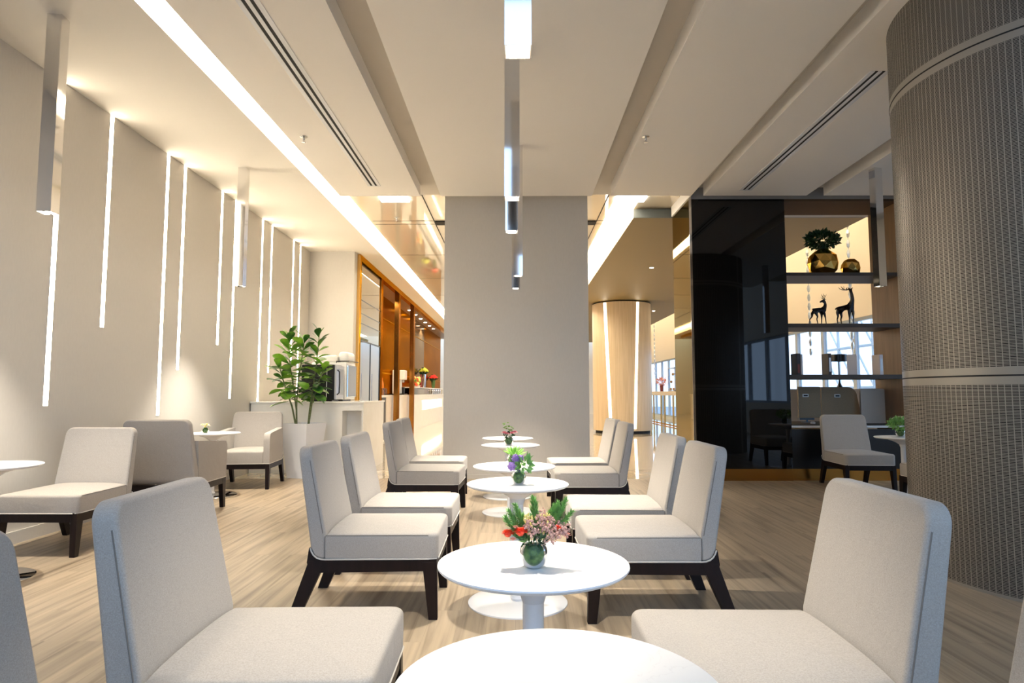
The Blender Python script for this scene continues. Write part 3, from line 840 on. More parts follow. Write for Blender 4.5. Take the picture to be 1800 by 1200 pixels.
def make_chair():
    t = thing('slipper_chair', '', 'chair')
    hw = .305
    obj('seat', seat_bm(.353, -.249, hw, .448, .318), M_fab, t, smooth=50, wn=True)
    obj('backrest', back_bm(BACKP, hw, .288), M_fab, t, smooth=40, wn=True)
    bm = B()
    for s in (-1, 1):
        y = s * (hw + .0005)
        tube(bm, [(-.328, y, .372)] + [(p[0], y, p[1]) for p in ARC[::-1]] + [(.30, y, .316), (.345, y - s * .02, .316)], .0045, 5)
    tube(bm, [(.352, -hw + .03, .316), (.352, hw - .03, .316)], .0045, 5)
    obj('piping', bm, M_pipe, t, smooth=60)
    for s in (-1, 1):
        bm = B()
        y = s * (hw - .0005)
        tube(bm, [(-.249, y, .325), (-.250, y, .435)], .0024, 5)
        pts = []
        for i in range(9):
            f = i / 8; z = .450 + f * .385; pts.append((-.249 - .096 * (z - .457) / .452 - .016, s * (hw * (1 + (.288 / hw - 1) * ((z - .42) / .489)) - .0002), z))
        tube(bm, pts, .0024, 5)
        tube(bm, [(-.248, s * (hw - .003), .438), (.0, s * (hw - .003), .439), (.30, s * (hw - .003), .439)], .0024, 5)
        obj('seam', bm, M_fabd, t)
    base_parts(t, hw)
    return t
CH0 = make_chair()
chairs = [((-.737, 2.039), 1.5, 'oatmeal slipper chair at lower left, left of the table with red flowers', 'L'),
 ((-.775, 1.17), 0, 'oatmeal slipper chair cut off by the lower left corner', 'L'),
 ((-.771, 3.807), .9, 'oatmeal slipper chair left of the table with purple flowers, fully in view', 'L'),
 ((-.774, 4.651), -.5, 'oatmeal slipper chair directly behind the fully visible left one', 'L'),
 ((-.888, 6.60), -2, 'oatmeal slipper chair, nearer of the far pair on the left of the row', 'L'),
 ((-.928, 7.50), 0, 'oatmeal slipper chair farthest on the left of the row, by the square column', 'L'),
 ((.751, 2.022), -.4, 'oatmeal slipper chair at lower right, before the huge round column', 'R'),
 ((.80, 1.17), 0, 'oatmeal slipper chair cut off by the lower right corner', 'R'),
 ((.723, 3.76), 1, 'oatmeal slipper chair right of the table with purple flowers, fully in view', 'R'),
 ((.721, 4.554), -.7, 'oatmeal slipper chair directly behind the fully visible right one', 'R'),
 ((.719, 6.435), .7, 'oatmeal slipper chair, nearer of the far pair on the right of the row', 'R'),
 ((.729, 7.33), 2.5, 'oatmeal slipper chair farthest on the right of the row, by the square column', 'R'),
 ((-3.52, 5.13), None, 'oatmeal slipper chair by the left wall, facing the camera', -90),
 ((4.36, 8.32), None, 'shaded slipper chair in front of the work counter, beside the small table', -93),
 ((4.45, 6.72), None, 'shaded slipper chair mostly hidden behind the round column', 90)]
for i, (p, a, lab, s) in enumerate(chairs):
    rz = R(a) if s == 'L' else (PI + R(a) if s == 'R' else R(s))
    if i == 0: CH0.location = (p[0], p[1], 0); CH0.rotation_euler = (0, 0, rz); CH0['label'] = lab; CH0['group'] = 'oatmeal slipper chairs'
    else: dup(CH0, (p[0], p[1], 0), rz, lab)

# ------------------------------------------------------------------ armchairs
def make_armchair():
    t = thing('armchair', '', 'armchair', group='oatmeal armchairs')
    hw = .35
    obj('seat', seat_bm(.345, -.249, .272, .47, .318, .012), M_fab, t, smooth=50, wn=True)
    prof = [(-.249, .315), (-.249, .457), (-.345, .945), (-.42, .94), (-.328, .375), (-.321, .356), (-.310, .338), (-.293, .324), (-.272, .3165)]
    obj('backrest', back_bm(prof, hw, .315), M_fab, t, smooth=40, wn=True)
    for s in (-1, 1):
        bm = B()
        pr = [(-.245, .318), (.345, .318), (.350, .60), (.345, .655), (.325, .685), (.29, .695), (-.285, .735)]
        y0, y1 = sorted((s * .274, s * hw))
        prism_xz(bm, pr, y0, y1)
        es = [e for e in bm.edges if e.calc_face_angle(0) > R(50)]
        bmesh.ops.bevel(bm, geom=es, offset=.02, segments=3, affect='EDGES', profile=.5)
        obj('armrest', bm, M_fab, t, smooth=40, wn=True)
    bm = B()
    for s in (-1, 1):
        y = s * (hw + .0005)
        tube(bm, [(-.328, y, .372)] + [(p[0], y, p[1]) for p in ARC[::-1]] + [(.345, y, .316)], .0045, 5)
    tube(bm, [(.349, -hw, .316), (.349, hw, .316)], .0045, 5)
    obj('piping', bm, M_pipe, t, smooth=60)
    base_parts(t, hw)
    return t
A0 = make_armchair()
A0.location = (-3.42, 6.55, 0); A0.rotation_euler = (0, 0, R(90)); A0['label'] = 'oatmeal armchair by the left wall seen from behind, beside the slipper chair'
dup(A0, (-3.46, 8.42, 0), R(-84), 'oatmeal armchair facing the camera in front of the white counter')

# ------------------------------------------------------------------ tables
def make_table(h, base_m, label, group):
    t = thing('round_table', label, 'table', group=group)
    r = .297
    bm = B(); lathe(bm, [(0, h - .018), (r - .018, h - .018), (r - .006, h - .013), (r, h - .006), (r - .001, h - .0015), (r - .004, h), (0, h)], 72); obj('tabletop', bm, M_marble, t, smooth=35)
    bm = B(); lathe(bm, [(0, h - .022), (.17, h - .022), (.17, h - .027), (.09, h - .055), (.045, h - .085), (.034, h - .12), (0, h - .12)], 40); obj('top_bracket', bm, M_white, t, smooth=35)
    bm = B(); lathe(bm, [(.033, h - .10), (.033, .30), (.0345, .298), (.0345, .290), (.033, .288), (.033, .05), (.040, .045), (.043, .03), (.036, .016)], 32); obj('pedestal', bm, M_white, t, smooth=35)
    bm = B(); lathe(bm, [(0, .016), (.10, .016), (.275, .011), (.285, .007), (.285, .0), (0, 0)], 72); obj('base', bm, base_m, t, smooth=35)
    return t
G = 'white marble pedestal tables of the centre row'
T0 = make_table(.675, M_white, 'round marble table nearest the camera, bare, cut by the bottom edge', G)
T0.location = (.075, 1.19, 0)
for p, lab in (((.055, 2.05), 'round marble table carrying the vase of red and green flowers'), ((.013, 3.80), 'round marble table carrying the vase of purple flowers'),
               ((-.009, 4.70), 'round marble table carrying the vase with a spiky succulent'), ((-.05, 6.58), 'round marble table carrying the pink and green flowers'), ((-.09, 7.56), 'round marble table farthest in the row, bare, by the square column')):
    dup(T0, (*p, 0), 0, lab)
T1 = make_table(.73, M_chrome, 'round marble table at the left edge before the slipper chair', 'side tables with steel bases')
T1.location = (-3.43, 4.22, 0)
dup(T1, (-3.56, 7.62, 0), 0, 'round marble table between the two armchairs carrying pale yellow flowers')
T2 = make_table(.70, M_white, 'small round white table behind the round column carrying white flowers', None)
T2.location = (4.40, 7.38, 0)

# ------------------------------------------------------------------ vases and flowers
def glass_vase(label, x, y, z, s=1.0):
    t = thing('glass_vase', label, 'vase', (x, y, z), 0, 'round glass vases on the tables')
    k = s
    bm = B(); pr = [(0, .002), (.022, .002), (.034, .012), (.041, .030), (.0425, .042), (.039, .058), (.031, .070), (.0285, .076), (.031, .080)]
    lathe(bm, [(a * k, b_ * k) for a, b_ in pr], 28); obj('glass_bowl', bm, M_glass, t, smooth=60)
    bm = B(); lathe(bm, [(0, .008 * k), (.020 * k, .009 * k), (.031 * k, .018 * k), (.0375 * k, .032 * k), (.038 * k, .044 * k), (.034 * k, .057 * k), (.026 * k, .067 * k), (0, .070 * k)], 20); obj('moss_filling', bm, M_moss, t, smooth=60)
    return t
def bouquet(label, x, y, z):
    return thing('flower_bouquet', label, 'flowers', (x, y, z), 0)
def sprig(bm, p0, p1, n, l, rnd, w=.0012):
    p0, p1 = Vector(p0), Vector(p1); d = (p1 - p0); ax = d.normalized()
    tube(bm, [p0, p1], w, 4)
    for i in range(n):
        f = .25 + .75 * i / n; p = p0 + d * f
        s = ax.cross(Vector((rnd.uniform(-1, 1), rnd.uniform(-1, 1), rnd.uniform(-1, 1)))).normalized()
        q = (s * .75 + ax * .8).normalized() * l * (1.15 - .7 * f) * rnd.uniform(.8, 1.2)
        wv = q.cross(ax).normalized() * l * .09
        bm.faces.new([bm.verts.new(p - wv), bm.verts.new(p + wv), bm.verts.new(p + q)])
def rose(bm, c, r, rnd, n=16):
    for i in range(n):
        a = i * 2.4; q = r * (.25 + .75 * i / n); h = r * (.55 - .6 * (i / n) ** 2)
        d = Vector((math.cos(a), math.sin(a), 0)); tn = Vector((-math.sin(a), math.cos(a), 0))
        b0 = Vector(c) + d * q * .3; b1 = Vector(c) + d * q + Vector((0, 0, h))
        w = r * .42
        vs = [b0 - tn * w * .3, b0 + tn * w * .3, b1 + tn * w * .8 - Vector((0, 0, r * .1)), b1 + d * r * .12, b1 - tn * w * .8 - Vector((0, 0, r * .1))]
        bm.faces.new([bm.verts.new(v) for v in vs])
rnd = random.Random(11)
# table 2 bouquet (red carnations, pine sprigs, mauve filler)
Z = .675
glass_vase('round glass vase of moss under the red and green flowers on the second table', .055, 1.985, Z, 1.02)
t = bouquet('bouquet of orange-red carnations, pine sprigs and mauve filler on the second table', .055, 1.985, Z)
bm = B()
for p in ((-.075, -.01, .17), (-.055, .0, .185), (-.085, .01, .145), (-.06, -.02, .13), (0.0, .01, .205), (.005, .0, .19), (.075, .01, .19), (.085, .0, .17), (.065, .02, .18), (.10, .01, .20), (.115, 0, .165), (-.035, .01, .15), (.05, .01, .16)):
    sprig(bm, (p[0] * .15, p[1] * .15, .055), p, 230, .037, rnd)
obj('pine_sprig', bm, M_pgreen, t)
bm = B()
for p in ((-.012, -.025, .13), (.03, -.03, .125), (.045, -.02, .14), (.06, -.015, .12), (.07, -.02, .105), (.02, -.01, .145), (.0, -.03, .115), (.035, 0, .155), (.08, -.01, .125), (.05, -.035, .10), (.09, -.02, .115)):
    for k in range(44):
        q = Vector(p) + Vector((rnd.gauss(0, .009), rnd.gauss(0, .009), rnd.gauss(0, .010)))
        ball(bm, q, rnd.uniform(.0022, .0046), 5, 4)
    tube(bm, [(p[0] * .2, p[1] * .2, .06), p], .001, 4)
obj('filler_flower', bm, M_mauve, t)
for c, r in (((-.078, -.02, .105), .021), ((-.04, -.03, .112), .024), ((.070, -.02, .122), .014)):
    bm = B(); rose(bm, c, r, rnd, 30); ball(bm, c, r * .55, 8, 6); obj('carnation', bm, M_orange, t)
for c, r in (((-.062, -.035, .09), .012), ((-.055, -.03, .125), .011), ((.098, -.02, .10), .016)):
    bm = B(); rose(bm, c, r, rnd, 16); obj('carnation', bm, M_peach, t)
bm = B()
for k in range(80):
    p = (rnd.uniform(-.03, .05), rnd.uniform(-.03, 0), rnd.uniform(.10, .16)); ball(bm, p, rnd.uniform(.002, .005), 5, 4, sz=1.5)
obj('yellow_bud', bm, M_yell, t)
bm = B(); leaf_cloud(bm, (0, -.005, .085), .045, .035, .022, 55, .024, 8); obj('foliage', bm, M_dleaf, t)
# table 3: purple
glass_vase('round glass vase of moss under the purple flowers', .018, 3.74, Z, 1.0)
t = bouquet('bunch of purple globe flowers with green leaves on the third table', .018, 3.74, Z)
bm = B()
for c, r in (((-.04, -.02, .105), .026), ((-.015, 0, .148), .026), ((.012, .01, .15), .018)):
    for k in range(130):
        a, b_ = rnd.uniform(0, 2 * PI), rnd.uniform(-1, 1); st = math.sqrt(1 - b_ * b_)
        ball(bm, Vector(c) + Vector((st * math.cos(a), st * math.sin(a), b_)) * r * rnd.uniform(.75, 1), .0028, 4, 3)
    ball(bm, c, r * .8, 10, 7)
    tube(bm, [(c[0] * .2, c[1] * .2, .06), c], .0015, 4)
obj('globe_flower', bm, M_purple, t)
bm = B(); leaf_cloud(bm, (.03, .01, .115), .035, .03, .035, 70, .04, 9); obj('foliage', bm, M_pgreen, t)
# table 4: succulent
glass_vase('round glass vase of moss under the spiky succulent', -.018, 4.66, Z, 1.1)
t = bouquet('spiky green succulent rosette on the fourth table', -.018, 4.66, Z)
bm = B()
for k in range(26):
    a = k * 2.4; el = .35 + .9 * (k / 26); l = .10 - .02 * (k / 26)
    d = Vector((math.cos(a) * math.cos(el), math.sin(a) * math.cos(el), math.sin(el)))
    tube(bm, [(0.01, 0, .07), Vector((.01, 0, .07)) + d * l * .5, Vector((.01, 0, .07)) + d * l], [.004, .008, .0008], 4)
obj('succulent_leaves', bm, M_lgreen, t, smooth=50)
# table 5: pink + green
glass_vase('round glass vase of moss under the pink and green flowers', -.068, 6.50, Z, 1.15)
t = bouquet('pink lily and pale green ball flowers on the fifth table', -.068, 6.50, Z)
bm = B()
for c in ((-.03, 0, .165), (.0, .01, .19), (.03, 0, .17), (-.04, .01, .20), (.01, 0, .145)):
    for k in range(5): rose(bm, Vector(c) + Vector((rnd.gauss(0, .01), rnd.gauss(0, .01), rnd.gauss(0, .01))), .018, rnd, 12)
obj('green_flower', bm, mat('pale_green_petal', (.42, .60, .22), .6), t)
bm = B()
for c in ((-.02, -.03, .115), (.03, -.03, .12), (.06, -.02, .13), (-.045, -.02, .125)): rose(bm, c, .032, rnd, 14)
obj('lily', bm, M_pink, t)
bm = B(); leaf_cloud(bm, (0, 0, .10), .05, .04, .02, 60, .03, 19); obj('foliage', bm, M_dleaf, t)
# side table by the armchairs
glass_vase('small glass vase of moss between the two armchairs', -3.60, 7.50, .73, .98)
t = bouquet('pale yellow open blooms on the table between the armchairs', -3.60, 7.50, .73)
bm = B()
for c, r in (((-.03, 0, .095), .030), ((.02, 0, .10), .032), ((.045, -.01, .085), .024), ((-.005, -.02, .09), .026)): rose(bm, c, r, rnd, 14)
obj('bloom', bm, M_cream_p, t)
bm = B(); ball(bm, (-.02, -.01, .10), .012, 8, 6); ball(bm, (.02, -.01, .105), .012, 8, 6); tube(bm, [(0, 0, .05), (0, 0, .09)], .01, 6); obj('yellow_centre', bm, M_yell, t)
# table behind the round column
glass_vase('small glass vase of moss on the table by the round column', 4.36, 7.36, .70, 1.25)
t = bouquet('cluster of small white flowers and green leaves by the round column', 4.36, 7.36, .70)
bm = B(); leaf_cloud(bm, (0, 0, .15), .12, .08, .06, 260, .045, 14); obj('foliage', bm, M_pgreen, t)
bm = B()
for k in range(60):
    a, q = rnd.uniform(0, 2 * PI), math.sqrt(rnd.uniform(0, 1)); rose(bm, (math.cos(a) * q * .11, math.sin(a) * q * .08, .19 + .04 * (1 - q * q)), .011, rnd, 7)
obj('white_blossom', bm, M_cream_p, t)

# ------------------------------------------------------------------ white counter with machines, plant
t = thing('service_counter', 'white service counter with an open niche behind the potted plant', 'counter', (0, 9.69, 0))
bm = B(); box(bm, -3.98, -2.60, .01, 1.5, .0, 1.04); box(bm, -2.60, -2.285, .30, 1.5, 0, 1.04); box(bm, -2.60, -2.285, .01, .30, .93, 1.04); box(bm, -2.60, -2.285, .01, .30, 0, .09); box(bm, -2.31, -2.285, .01, .30, .09, .93)
obj('cabinet_body', bm, M_cornerw, t)
bm = B(); rbox(bm, -3.99, -2.27, -.01, 1.52, 1.04, 1.068, .004, 2); obj('countertop', bm, M_cornerw, t)
bm = B(); box(bm, -3.98, -2.61, -.004, .01, 0, .055); obj('plinth', bm, M_whitep, t)
# black microwave oven facing +X
t = thing('microwave_oven', 'black microwave oven with steel door edge on the white counter', 'oven', (-2.97, 9.98, 1.068))
bm = B(); rbox(bm, -.28, .22, -.22, .22, .02, .56, .008, 2); obj('casing', bm, M_blk, t)
bm = B(); rbox(bm, .222, .25, -.215, .215, .03, .55, .006, 2); dr = obj('door', bm, M_silver, t)
bm = B(); box(bm, .251, .256, -.12, .18, .10, .50); obj('door_window', bm, M_dglass, dr)
bm = B(); tube(bm, [(.252, -.17, .10), (.285, -.17, .13), (.29, -.17, .29), (.285, -.17, .45), (.252, -.17, .48)], .010, 6); obj('handle', bm, M_bl, dr)
bm = B(); box(bm, .10, .112, -.224, -.2205, .06, .50); obj('side_vent', bm, M_silver, t)
for s in (-1, 1):
    bm = B(); box(bm, -.2 if s < 0 else .14, -.16 if s < 0 else .18, -.18, .18, 0, .02); obj('foot', bm, M_blk, t)
t = thing('beverage_machine', 'pale rounded beverage machine with glass front behind the black microwave', 'machine', (-2.88, 10.62, 1.068))
bm = B(); rbox(bm, -.40, .16, -.30, .30, .02, .62, .02, 3); obj('casing', bm, M_whitep, t, smooth=40)
bm = B(); rbox(bm, .161, .185, -.27, .27, .06, .58, .01, 2); obj('glass_front', bm, M_dglass, t)
bm = B(); rbox(bm, -.36, .0, -.28, .28, .62, .74, .03, 3); obj('top_cover', bm, M_cornerw, t)
bm = B(); rbox(bm, .0, .16, -.22, .28, .62, .80, .06, 4); obj('hopper', bm, M_whitep, t, smooth=40)
bm = B(); tube(bm, [(.0, -.29, .50), (.0, -.29, .64), (.20, -.29, .64), (.23, .2, .64)], .009, 6); obj('top_rail', bm, M_bl, t)
bm = B(); box(bm, -.35, .1, -.25, .25, 0, .02); obj('foot', bm, M_blk, t)
# planter
t = thing('planter', 'white tapered square planter in front of the white counter', 'planter', (-3.04, 9.28, 0), R(-20))
bm = B()
a, b_ = .15, .225
H = .765
def ring(r, z): return [(-r, -r, z), (r, -r, z), (r, r, z), (-r, r, z)]
rings = [[bm.verts.new(p) for p in ring(r, z)] for r, z in ((a, 0), (b_, H), (b_ - .02, H), (b_ - .035, H - .09))]
bm.faces.new(rings[0][::-1])
for p, q in zip(rings, rings[1:]):
    for i in range(4): bm.faces.new((p[i], p[(i + 1) % 4], q[(i + 1) % 4], q[i]))
obj('pot', bm, M_white, t)
bm = B(); box(bm, -.185, .185, -.185, .185, H - .10, H - .085); obj('soil', bm, M_soil, t)
# plant
def big_leaf(bm, base, d, l, w, curl, roll, rnd):
    d = Vector(d).normalized(); side = d.cross(Vector((0, 0, 1)))
    if side.length < .05: side = Vector((1, 0, 0))
    side.normalize(); side = (Matrix.Rotation(roll, 3, d) @ side)
    nrm = side.cross(d).normalized()
    prof = [(0, .04), (.15, .22), (.38, .62), (.62, .95), (.82, .88), (.94, .5), (1.0, .06)]
    rows = []
    for f, ww in prof:
        c = Vector(base) + d * l * f + nrm * (-curl) * l * (f ** 2) * .6
        h = ww * w / 2
        rows.append((bm.verts.new(c - side * h + nrm * h * .28), bm.verts.new(c), bm.verts.new(c + side * h + nrm * h * .28)))
    for a_, c_ in zip(rows, rows[1:]):
        bm.faces.new((a_[0], a_[1], c_[1], c_[0])); bm.faces.new((a_[1], a_[2], c_[2], c_[1]))
t = thing('fiddle_leaf_plant', 'tall green plant with broad glossy leaves growing from the white planter', 'plant', (-3.04, 9.28, 0))
rnd = random.Random(5)
stems = [[(-.10, 0, .67), (-.11, 0, .95), (-.15, -.02, 1.25), (-.21, -.03, 1.6), (-.25, -.02, 2.02)],
         [(.06, 0, .67), (.08, .0, .95), (.12, -.01, 1.25), (.17, -.03, 1.6), (.20, -.02, 2.05)],
         [(-.10, 0, .67), (-.105, -.02, 1.0), (-.08, -.05, 1.35), (-.03, -.06, 1.7), (.0, -.06, 1.95)],
         [(.06, 0, .67), (.12, -.03, 1.05), (.22, -.06, 1.35), (.30, -.08, 1.55)],
         [(-.10, 0, .67), (-.16, -.04, 1.0), (-.26, -.08, 1.3), (-.33, -.10, 1.55)]]
bm = B()
for s in stems: tube(bm, s, [.014 - .002 * i for i in range(len(s))], 6)
obj('stem', bm, M_bark, t, smooth=60)
bm = B()
def along(s, f):
    n = len(s) - 1; k = min(int(f * n), n - 1); q = f * n - k
    return Vector(s[k]).lerp(Vector(s[k + 1]), q)
for si, s in enumerate(stems):
    nl = (36, 36, 28, 17, 17)[si]
    for i in range(nl):
        f = .42 + .58 * i / (nl - 1)
        p = along(s, f); a = i * 2.4 + si
        el = -.15 + 1.15 * ((f - .4) / .6) ** 1.5 + rnd.uniform(-.2, .2)
        d = (math.cos(a) * math.cos(el), math.sin(a) * math.cos(el) * .75 - .06, math.sin(el))
        l = rnd.uniform(.19, .28) * (1.1 if f < .9 else .85)
        if d[1] > 0: l *= .8
        big_leaf(bm, p, d, l, l * .54, rnd.uniform(.1, .55), rnd.uniform(-.5, .5), rnd)
obj('foliage', bm, M_leaf, t, smooth=80)

# ------------------------------------------------------------------ copper facade (left, beyond the corner)
XF = -3.09
t = thing('display_refrigerator', 'tall mirrored cabinet with two glass fridge doors beside the copper wall', 'refrigerator', (XF, 12.62, 0))
bm = B(); box(bm, -.6, -.02, .06, 1.98, 0, 3.80); obj('cabinet_body', bm, M_bl, t)
bm = B(); box(bm, -.019, -.01, .10, 1.95, 2.26, 3.76); obj('mirror_panel', bm, M_mirror, t)
bm = B(); box(bm, -.019, -.01, .10, 1.95, .0, .20); obj('kick_plate', bm, M_chrome2, t)
for k in (0, 1):
    a_ = .10 + k * .93
    bm = B(); box(bm, -.019, .0, a_, a_ + .92, .21, 2.25)
    o = obj('door', bm, M_dglass, t)
    bm = B(); box(bm, .0, .008, a_, a_ + .02, .21, 2.25); box(bm, .0, .008, a_ + .90, a_ + .92, .21, 2.25); box(bm, .0, .008, a_, a_ + .92, 2.225, 2.25); obj('door_frame', bm, M_bl, o)
    bm = B(); tube(bm, [(.02, a_ + .10, .9), (.02, a_ + .10, 1.6)], .008, 6); obj('handle', bm, M_chrome2, o)
bm = B()
for z in (3.05, 2.78, 2.58): box(bm, -.0095, -.005, .10, 1.95, z, z + .02)
obj('shelf_line', bm, M_bl, t)
# gold frame
bm = B(); box(bm, XF - .35, XF + .02, 12.56, 12.69, 0, 3.938); struct('trim_5', bm, M_gold)
bm = B(); box(bm, XF - .10, XF + .02, 12.69, 31, 3.82, 3.938); struct('trim_6', bm, M_gold)
for i, y in enumerate((14.62, 16.85, 19.35)):
    bm = B(); box(bm, XF - .10, XF + .015, y, y + (.20 if i == 0 else .24), 0, 3.82)
    setp(obj('copper_post', bm, M_copper), ('copper post beside the fridge doors', 'copper post left of the coffee machine', 'copper post right of the coffee machine')[i], 'post')
XW = -3.62
for i, (a_, b_, m_) in enumerate(((14.6, 23.0, M_copper), (23.0, 25.4, M_brownm), (25.4, 31, M_copper))):
    bm = B(); box(bm, XW - .1, XW, a_, b_, 0, 3.93); struct('wall_left', bm, m_)
bm = B(); box(bm, XW, XF - .1, 14.7, 31, 3.84, 3.93); struct('ceiling', bm, M_brown)
bm = B()
for y in (20.5, 21.7, 22.9, 24.1, 25.3, 26.5): lathe(bm, [(0, 3.832), (.05, 3.832), (.06, 3.84)], 12, -3.40, y)
setp(obj('recessed_downlights', bm, M_spotl), 'small round downlights above the buffet counter', 'downlight', kind='stuff')
bm = B(); box(bm, XW, XW + .02, 14.9, 31, 1.72, 1.75); box(bm, XW, XW + .015, 14.9, 31, 3.22, 3.24); struct('trim_7', bm, M_gold)
for i, y in enumerate((16.5, 20.0, 24.5)):
    l = bpy.data.lights.new('counter_downlight', 'SPOT'); l.energy = 130; l.spot_size = R(120); l.shadow_soft_size = .05; l.color = (1, .85, .62)
    o = bpy.data.objects.new('counter_downlight', l); COL.objects.link(o); o.location = (-3.30, y, 3.80)
# buffet counter
CT = 1.14
t = thing('buffet_counter', 'long white buffet counter with a lit niche behind the copper posts', 'counter', (0, 0, 0))
bm = B(); box(bm, -3.60, -3.24, 15.2, 30, .0, .60); box(bm, -3.60, -3.24, 15.2, 22.4, .60, 1.10); box(bm, -3.60, -3.24, 28.5, 30, .60, 1.10); box(bm, -3.60, -3.24, 22.4, 28.5, .93, 1.10); box(bm, -3.60, -3.45, 22.4, 28.5, .60, .93)
obj('counter_body', bm, M_cornerw, t)
bm = B(); box(bm, -3.61, -3.21, 15.15, 30, 1.10, CT); obj('countertop', bm, M_cornerw, t)
bm = B(); box(bm, -3.239, -3.23, 15.6, 16.1, .05, 1.08); obj('dark_panel', bm, M_bl, t)
bm = B(); box(bm, -3.44, -3.28, 22.5, 28.4, .915, .929); obj('niche_light', bm, M_ledc, t)
t = thing('coffee_machine', 'silver coffee machine on the buffet counter between copper posts', 'coffee machine', (-3.40, 18.95, CT))
bm = B(); rbox(bm, -.18, .02, -.25, .25, .03, .72, .02, 2); rbox(bm, .0, .17, -.22, .22, .44, .72, .02, 2); obj('casing', bm, M_whitep, t)
bm = B(); rbox(bm, -.18, .18, -.25, .25, 0, .03, .005, 1); obj('drip_tray', bm, M_bl, t)
bm = B(); tube(bm, [(.10, 0, .46), (.10, 0, .36)], .03, 10); obj('spout', bm, M_chrome2, t)
bm = B(); lathe(bm, [(0, .04), (.04, .04), (.05, .22), (0, .22)], 16, .10, 0); obj('jug', bm, M_bl, t)
def tumbler(bm): lathe(bm, [(0, .004), (.034, .004), (.042, .17), (.039, .17), (.032, .01), (0, .01)], 14)
bm = B(); tumbler(bm)
g0 = setp(obj('drinking_glass', bm, M_glass, smooth=40), 'clear drinking glass in the cluster on the counter beside the fridge doors', 'glass', 'clear glasses on the buffet counter')
g0.location = (-3.28, 15.6, CT)
for i in range(1, 12):
    g = g0.copy(); COL.objects.link(g); g.location = (-3.28 - .11 * (i % 3), 15.6 + .20 * (i // 3) + .02 * (i % 2), CT)
bm = B(); lathe(bm, [(0, 0), (.045, 0), (.045, .30), (.015, .38), (.015, .44), (0, .44)], 14)
setp(obj('bottle', bm, mat('amber_bottle', (.75, .20, .01), .2), smooth=40), 'amber orange bottle behind the clear glasses', 'bottle').location = (-3.42, 16.5, CT)
t = thing('display_riser', 'clear acrylic riser box along the buffet counter under the flower vases', 'display stand', (-3.43, 20.8, CT))
bm = B(); rbox(bm, -.15, .12, 0, 8.4, 0, .22, .01, 1); obj('acrylic_box', bm, glass_mat('display_acrylic', (.9, .8, .65), .3), t)
bm = B(); box(bm, -.17, .13, -.02, 8.42, .221, .245); obj('top_plate', bm, M_whitep, t)
RZ = CT + .246
def buffet_flowers(label, y, h, m_, r, vm):
    t = thing('flower_vase', label, 'flowers', (-3.42, y, RZ))
    bm = B(); lathe(bm, [(0, 0), (.06, 0), (.075, h * .5), (.085, h), (.07, h), (0, h - .02)], 16); obj('vase', bm, vm, t, smooth=50)
    bm = B(); leaf_cloud(bm, (0, 0, h + .08), r * .6, r * .6, .08, 80, .12, 3); tube(bm, [(0, 0, h * .5), (0, 0, h + .1)], .03, 6); obj('foliage', bm, M_dleaf, t)
    bm = B()
    for k in range(70):
        a = k * 2.4; q = math.sqrt(k / 70) * r
        ball(bm, (math.cos(a) * q, math.sin(a) * q, h + .10 + (1 - (q / r) ** 2) * r * .75), r * .19, 6, 5)
    obj('blossom', bm, m_, t)
buffet_flowers('tall dome of yellow-green blossoms in a chrome vase on the buffet counter', 24.0, .50, M_ygreen, .165, M_chrome)
buffet_flowers('low bunch of red blossoms on the buffet counter', 26.8, .32, M_red, .165, M_moss)
t = thing('fruit_display', 'pile of red and yellow fruit on the buffet counter left of the flowers', 'food', (-3.42, 22.2, RZ))
bm = B(); lathe(bm, [(0, 0), (.12, 0), (.16, .06), (0, .05)], 20); obj('platter', bm, M_whitep, t, smooth=40)
rnd = random.Random(3)
for nm, m_, n_ in (('red_fruit', M_orange, 9), ('yellow_fruit', M_yell, 8), ('green_leaf', M_lgreen, 5)):
    bm = B()
    for k in range(n_): ball(bm, (rnd.uniform(-.11, .11), rnd.uniform(-.15, .15), rnd.uniform(.09, .34)), rnd.uniform(.045, .065), 8, 6)
    obj(nm, bm, m_, t, smooth=60)
bm = B(); lathe(bm, [(0, 0), (.05, 0), (.05, .34), (.03, .40), (.035, .48), (0, .48)], 14)
j0 = setp(obj('jar', bm, M_rbook, smooth=40), 'dark red bottle beside the yellow-green flowers', 'bottle'); j0.location = (-3.42, 23.3, RZ)
for i in range(5):
    bm = B(); lathe(bm, [(0, 0), (.04, 0), (.05, .14), (.03, .16), (.03, .20), (0, .20)], 12)
    o = setp(obj('chrome_jar', bm, M_chrome, smooth=40), 'small chrome jar in the row at the far end of the buffet counter', 'jar', 'chrome jars on the buffet counter'); o.location = (-3.24, 25.2 + .6 * i, CT)

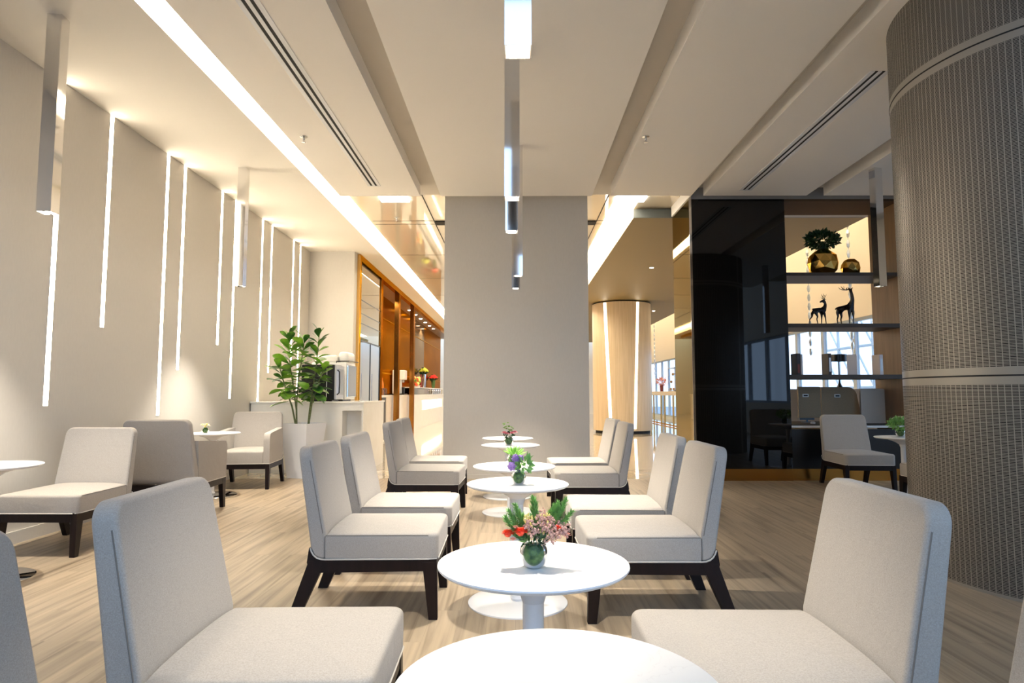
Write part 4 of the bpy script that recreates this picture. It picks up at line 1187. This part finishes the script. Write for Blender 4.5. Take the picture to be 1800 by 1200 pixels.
# ------------------------------------------------------------------ right buffet by the windows
t = thing('glass_buffet_table', 'cream-topped buffet table with gold-framed glass front by the far windows', 'counter', (5.55, 0, 0))
bm = B(); box(bm, 0, .8, 19, 28, 1.10, 1.25); obj('tabletop', bm, M_cream, t)
bm = B()
for y in (19, 20.3, 20.9, 22.2, 22.8, 24.1, 24.7, 26, 26.6, 27.9): box(bm, 0, .05, y, y + .06, 0, 1.10)
box(bm, 0, .05, 19, 28, .02, .06); obj('gold_frame', bm, M_gold, t)
bm = B(); box(bm, .02, .03, 19, 28, .06, 1.10); obj('glass_front', bm, M_pane, t)
for i, y in enumerate((21.6, 23.3)):
    t = thing('glass_display_case', ('nearer' if i == 0 else 'farther') + ' glass food case on the buffet table by the far windows', 'display case', (5.85, y, 1.25), 0, None)
    bm = B()
    for sx in (-.22, .20):
        for sy in (-.5, .48): box(bm, sx, sx + .03, sy, sy + .03, 0, .85)
    for z in (0, .82): box(bm, -.22, .23, -.5, .51, z, z + .03)
    obj('frame', bm, M_chrome2, t)
    bm = B(); box(bm, -.2, .2, -.48, .48, .28, .29); box(bm, -.2, .2, -.48, .48, .55, .56); obj('shelf', bm, M_glass, t)
    bm = B(); rnd = random.Random(i)
    for z in (.33, .60, .06):
        for k in range(9): ball(bm, (rnd.uniform(-.15, .15), -.4 + k * .1, z + .02), .05, 8, 6)
    obj('pastries', bm, M_food, t, smooth=60)
bm = B(); leaf_cloud(bm, (0, 0, .38), .18, .18, .14, 120, .10, 6)
t = thing('flower_vase', 'peach flowers in a brown vase at the end of the far buffet table', 'flowers', (5.8, 25.6, 1.25))
obj('blossom', bm, M_peach, t)
bm = B(); lathe(bm, [(0, 0), (.06, 0), (.08, .28), (0, .26)], 14); obj('vase', bm, M_rbook, t, smooth=40)
# hanging crystal strands by the windows
bmc = None
for i, y in enumerate((12.4, 14.15, 18.4, 22, 26, 30)):
    bm = B()
    z = 5.5
    while z > 1.9:
        ball(bm, (0, 0, z), .035, 6, 4, sz=2.6); z -= .2
    tube(bm, [(0, 0, 1.9), (0, 0, 5.58)], .008, 4)
    o = setp(obj('crystal_strand', bm, M_crystal), 'hanging strand of crystal beads against the cream wall above the far windows', 'hanging decoration', 'crystal strands by the far windows'); o.location = (6.5, y, 0)
